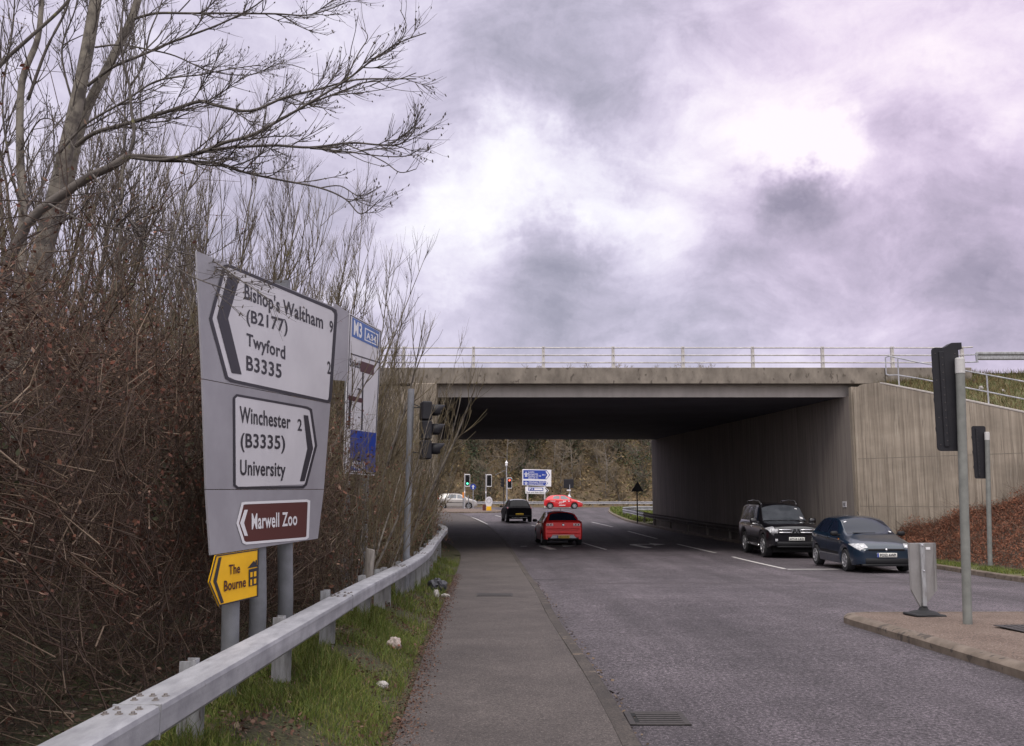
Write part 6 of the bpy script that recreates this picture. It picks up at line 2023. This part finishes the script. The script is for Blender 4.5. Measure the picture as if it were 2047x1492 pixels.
# --- bracken bank on the right, against the wing wall
def bank_z(x, y):
    s = max(0.0, (31.6 - y) / .77); wx_ = WX0 + .64 * s
    kx = KR(y) + .9
    k = min(1.15, max(0, (x - kx) / max(.4, wx_ - kx)))
    return G(y) + .13 + (.45 + .28 * min(s, 9)) * k ** .75
mb = MB(); rows = []
for y in fr(14, 31.7, .4):
    s = max(0.0, (31.6 - y) / .77); wx_ = WX0 + .64 * s - .01
    a = KR(y) + .8
    rows.append([Vector((a + (max(wx_, a + .05) - a) * k, y, bank_z(a + (max(wx_, a + .05) - a) * k, y) - .06)) for k in fr(0, 1, .08)])
mb.grid(rows); tag(mb.build('embankment', M['soil'], smooth_=True), kind='structure')
n = 90000
Yb_ = 15 + 16.6 * rs.uniform(0, 1, n); Xb_ = []
wxa = WX0 + .64 * np.maximum(0, (31.6 - Yb_) / .77); ka = np.array([KR(y) + .9 for y in Yb_])
kk = rs.uniform(0, 1, n); Xb_ = ka + (np.maximum(wxa, ka + .1) - ka) * kk
Zb_ = np.array([bank_z(x, y) for x, y in zip(Xb_, Yb_)]) + rs.uniform(0, 1, n) ** 2.2 * (.46 * (.25 + .75 * np.minimum(1, kk * 4))) * np.clip(.55 + .6 * np.sin(Xb_ * 2.3 + Yb_ * 1.7) * np.sin(Yb_ * 3.1 - Xb_ * 1.1) + .35 * np.sin(Xb_ * 6.1 + Yb_ * 5.3), .1, 2) - .03
o = leaves('bracken', np.stack([Xb_, Yb_, Zb_], 1), .029, rs, BRACK, asp=.40); tag(o, 'rust brown dead bracken covering the bank below the wing wall', 'bracken', kind='stuff')
n = 7000
idx = rs.randint(0, len(Xb_), n)
P0 = np.stack([Xb_[idx], Yb_[idx], Zb_[idx] - .05], 1); d = rs.normal(size=(n, 3)) * .5; d[:, 2] = np.abs(d[:, 2]) * .6 + .25
P1 = P0 + d * rs.uniform(.2, .6, (n, 1))
o = seg_obj('bracken_stalks', np.concatenate([P0, P1, np.full((n, 1), .004), np.full((n, 1), .002)], 1), 3, CANE); tag(o, 'thin dead stalks standing in the bracken', 'stalks', kind='stuff')
o = blades('grass', 9000, lambda rs, n, Y: np.array([KR(y) for y in Y]) + .18 + 1.0 * rs.uniform(0, 1, n), lambda rs, n: 16 + 12 * rs.uniform(0, 1, n), (.04, .16), (.004, .009), GRASS, 36, lambda x, y: G(y) + .12, -.6)
tag(o, 'strip of grass behind the kerb at the foot of the bracken bank', 'grass', kind='stuff')
# rough grass on the slope behind the wing wall
n = 20000
s_ = rs.uniform(0, 12.5, n); k_ = rs.uniform(0, 1, n)
C = []
for s, k in zip(s_, k_):
    i = min(len(EMB_ROWS) - 2, int(s / 13 * (len(EMB_ROWS) - 1))); f = s / 13 * (len(EMB_ROWS) - 1) - i
    jn = len(EMB_ROWS[0]) - 2; j = min(jn - 1, int(k * jn)); g = k * jn - j
    C.append(tuple(EMB_ROWS[i][j].lerp(EMB_ROWS[i][j + 1], g).lerp(EMB_ROWS[i + 1][j].lerp(EMB_ROWS[i + 1][j + 1], g), f)))
C = np.array(C)
h = rs.uniform(.08, .26, n); a = rs.uniform(0, 6.28, n); w = rs.uniform(.006, .014, n)
sv = np.stack([np.cos(a), np.sin(a), a * 0], 1) * w[:, None]; tip = rs.normal(0, .07, (n, 3)); tip[:, 2] = h
ROUGH = mat('rough_bank_grass', (.1, .1, .03), .9, island=[(.05, .065, .018), (.095, .10, .03), (.16, .12, .05), (.12, .065, .035), (.07, .085, .022)])
o = mesh_np('grass', np.stack([C - sv, C + sv, C + tip], 1).reshape(-1, 3), np.arange(n * 3).reshape(-1, 3), ROUGH)
tag(o, 'rough grass on the slope above the wing wall', 'grass', kind='stuff')
o = blades('grass', 14000, lambda rs, n, Y: np.array([KR(y) for y in Y]) + .2 + 6 * rs.uniform(0, 1, n) ** 1.4, lambda rs, n: 58 + 38 * rs.uniform(0, 1, n), (.10, .28), (.02, .04), GRASS, 37, lambda x, y: G(y) + .15, -.8)
tag(o, 'grass on the corner beyond the bridge', 'grass', kind='stuff')

# --- wooded bank on the far side
def far_proto(seed, H, m, dense=1.0, ivy=0):
    rng = random.Random(seed)
    root = empty('bare_tree', (0, 0, 0))
    tr, out = [], []
    for s in range(rng.choice((1, 2, 3))):
        d = Vector((rng.gauss(0, .12), rng.gauss(0, .12), 1)); p = Vector((rng.gauss(0, .4), rng.gauss(0, .3), -.5))
        a = shoot(rng, p, d, H * rng.uniform(.8, 1), .14, tr, up=.06, wob=.10, n=9, taper=.15)
        for i in range(int(24 * dense)):
            k = rng.uniform(.12, 1); j = min(8, int(k * 9)); q = a[0][j].lerp(a[0][j + 1], k * 9 - j)
            v = Vector((rng.gauss(0, 1), rng.gauss(0, 1), rng.uniform(.1, .9))).normalized()
            b = shoot(rng, q, v, H * .30 * rng.uniform(.5, 1.1), .05, tr, up=.2, wob=.2, n=5, taper=.3)
            twigs(rng, *b, out, 1, int(9 * dense), H * .14, .15, None, spread=.9, start=.1)
    seg_obj('trunk', tr, 5, BARK, root)
    S_ = np.array(out); S_[:, 6:8] = np.maximum(S_[:, 6:8] * 1.7, .012)
    seg_obj('twigs', S_, 3, m, root)
    if ivy:
        rs = np.random.RandomState(seed); n = ivy
        C = np.array([tuple(a[0][0].lerp(a[0][-1], rng.random() ** 1.2)) for _ in range(n)]) * .92 + rs.normal(0, .75, (n, 3)) * np.array([1, 1, .8])
        leaves('ivy', C, .16, rs, IVY, root)
    return root


fp = [far_proto(51, 9, FTWIG), far_proto(52, 11, FTWIG, 1.1), far_proto(53, 10, FTWIG, .9, 1500), far_proto(54, 7, TWIG3, 1.2), far_proto(55, 9, TWIG2, 1.0, 700)]
usedf = set()
rf = random.Random(15)
cnt = 0
for row, (Yr, n_) in enumerate(((115.5, 22), (119, 22), (124, 20), (131, 18), (141, 14))):
    for i in range(n_):
        x = -26 + 56 * (i + rf.uniform(.1, .9)) / n_; y = Yr + rf.uniform(-1.5, 1.5)
        k = rf.choice((0, 1, 2, 3, 4) if row else (3, 3, 0, 4, 2))
        o = fp[k]
        if k in usedf: o = copy_tree(o)
        usedf.add(k)
        s = rf.uniform(.75, 1.15) * (.62 if row == 0 else 1)
        if row >= 3: s *= 1.06
        o.location = (x, y, FARZ(y) - .2); o.rotation_euler = (0, 0, rf.random() * 6.28); o.scale = (s, s, s)
        tag(o, 'brown leafless tree on the wooded bank behind the far junction', 'tree', 'trees on the far wooded bank')
rs = np.random.RandomState(12); n = 26000
Yf = 112.5 + 24 * rs.uniform(0, 1, n); Xf = rs.uniform(-30, 34, n); Zf = np.array([FARZ(y) for y in Yf]) + rs.uniform(0, 1, n) ** 1.5 * 2.2 * np.minimum(1, (Yf - 112) / 3)
FBR = mat('far_scrub', (.12, .08, .05), .95, island=[(.14, .10, .055), (.23, .165, .085), (.28, .20, .10), (.10, .105, .04), (.18, .115, .068)], col2=(1, 1, 1), scale=.25)
o = leaves('far_undergrowth', np.stack([Xf, Yf, Zf], 1), .22, rs, FBR, asp=.4); tag(o, 'brown scrub covering the far wooded bank', 'undergrowth', kind='stuff')

# ------------------------------------------------------------------ litter
def crumple(name, c, s, m, seed, label, cat, sq=.6):
    r_ = random.Random(seed)
    import bmesh
    bm = bmesh.new(); bmesh.ops.create_icosphere(bm, subdivisions=3, radius=1)
    sc = (s[0] * 1, s[1], s[2])
    for v in bm.verts:
        k = 1 + .22 * math.sin(v.co.x * 5 + seed) * math.sin(v.co.y * 6 - seed) + r_.uniform(-.10, .10)
        v.co = Vector((v.co.x * sc[0] * k, v.co.y * sc[1] * k, max(-.75, v.co.z * k) * sc[2]))
    me = bpy.data.meshes.new(name); bm.to_mesh(me); bm.free(); me.materials.append(m)
    o = bpy.data.objects.new(name, me); COL.objects.link(o); o.location = c; o.rotation_euler = (0, 0, r_.random() * 6)
    return tag(o, label, cat)


BAGM = mat('dark_bag', (.035, .035, .045), .35, col2=(.06, .06, .072), scale=8)
PAPER = mat('litter_white', (.48, .46, .44), .7, col2=(.28, .25, .23), scale=16)
CARTON = mat('litter_carton', (.42, .35, .31), .6, col2=(.55, .20, .14), scale=10, lo=.55, hi=.62)
c = P(874, 1150, 17.6); zz = verge_z(c.x, 17.6)
crumple('plastic_bag', (c.x, 17.6, zz + .09), (.17, .16, .13), BAGM, 3, 'dark grey plastic bag lying beside the path', 'bag')
c = P(872, 1172, 16.2); zz = verge_z(c.x, 16.2)
crumple('paper_scrap', (c.x, 16.2, zz + .045), (.075, .05, .075), PAPER, 5, 'scrap of white paper by the dark bag at the path edge', 'litter')
crumple('paper_scrap', (c.x + .17, 16.1, zz + .03), (.11, .04, .03), PAPER, 6, 'flat torn white paper strip lying on the path edge', 'litter')
c = P(788, 1274, 10.6); c = P(788, 1276, 9.4); zz = verge_z(c.x, 9.4)
crumple('paper_cup', (c.x, 9.4, zz + .05), (.06, .07, .065), CARTON, 7, 'crumpled pinkish white carton lying in the verge grass', 'litter')
c = P(770, 1330, 7.6); zz = verge_z(c.x, 7.6)
crumple('paper_scrap', (c.x - .02, 7.6, zz + .03), (.05, .04, .03), PAPER, 9, 'small pale scrap nearest the viewer in the verge grass', 'litter')
for (u, v, lab) in ((1961, 776, 'pinkish scrap of litter on the grassy slope behind the handrail, by the post'), (2005, 783, 'white scrap of litter on the grassy slope, the one further from the bridge')):
    c = P(u, v, 30.3)
    crumple('paper_scrap', c, (.07, .07, .07), PAPER, u, lab, 'litter')
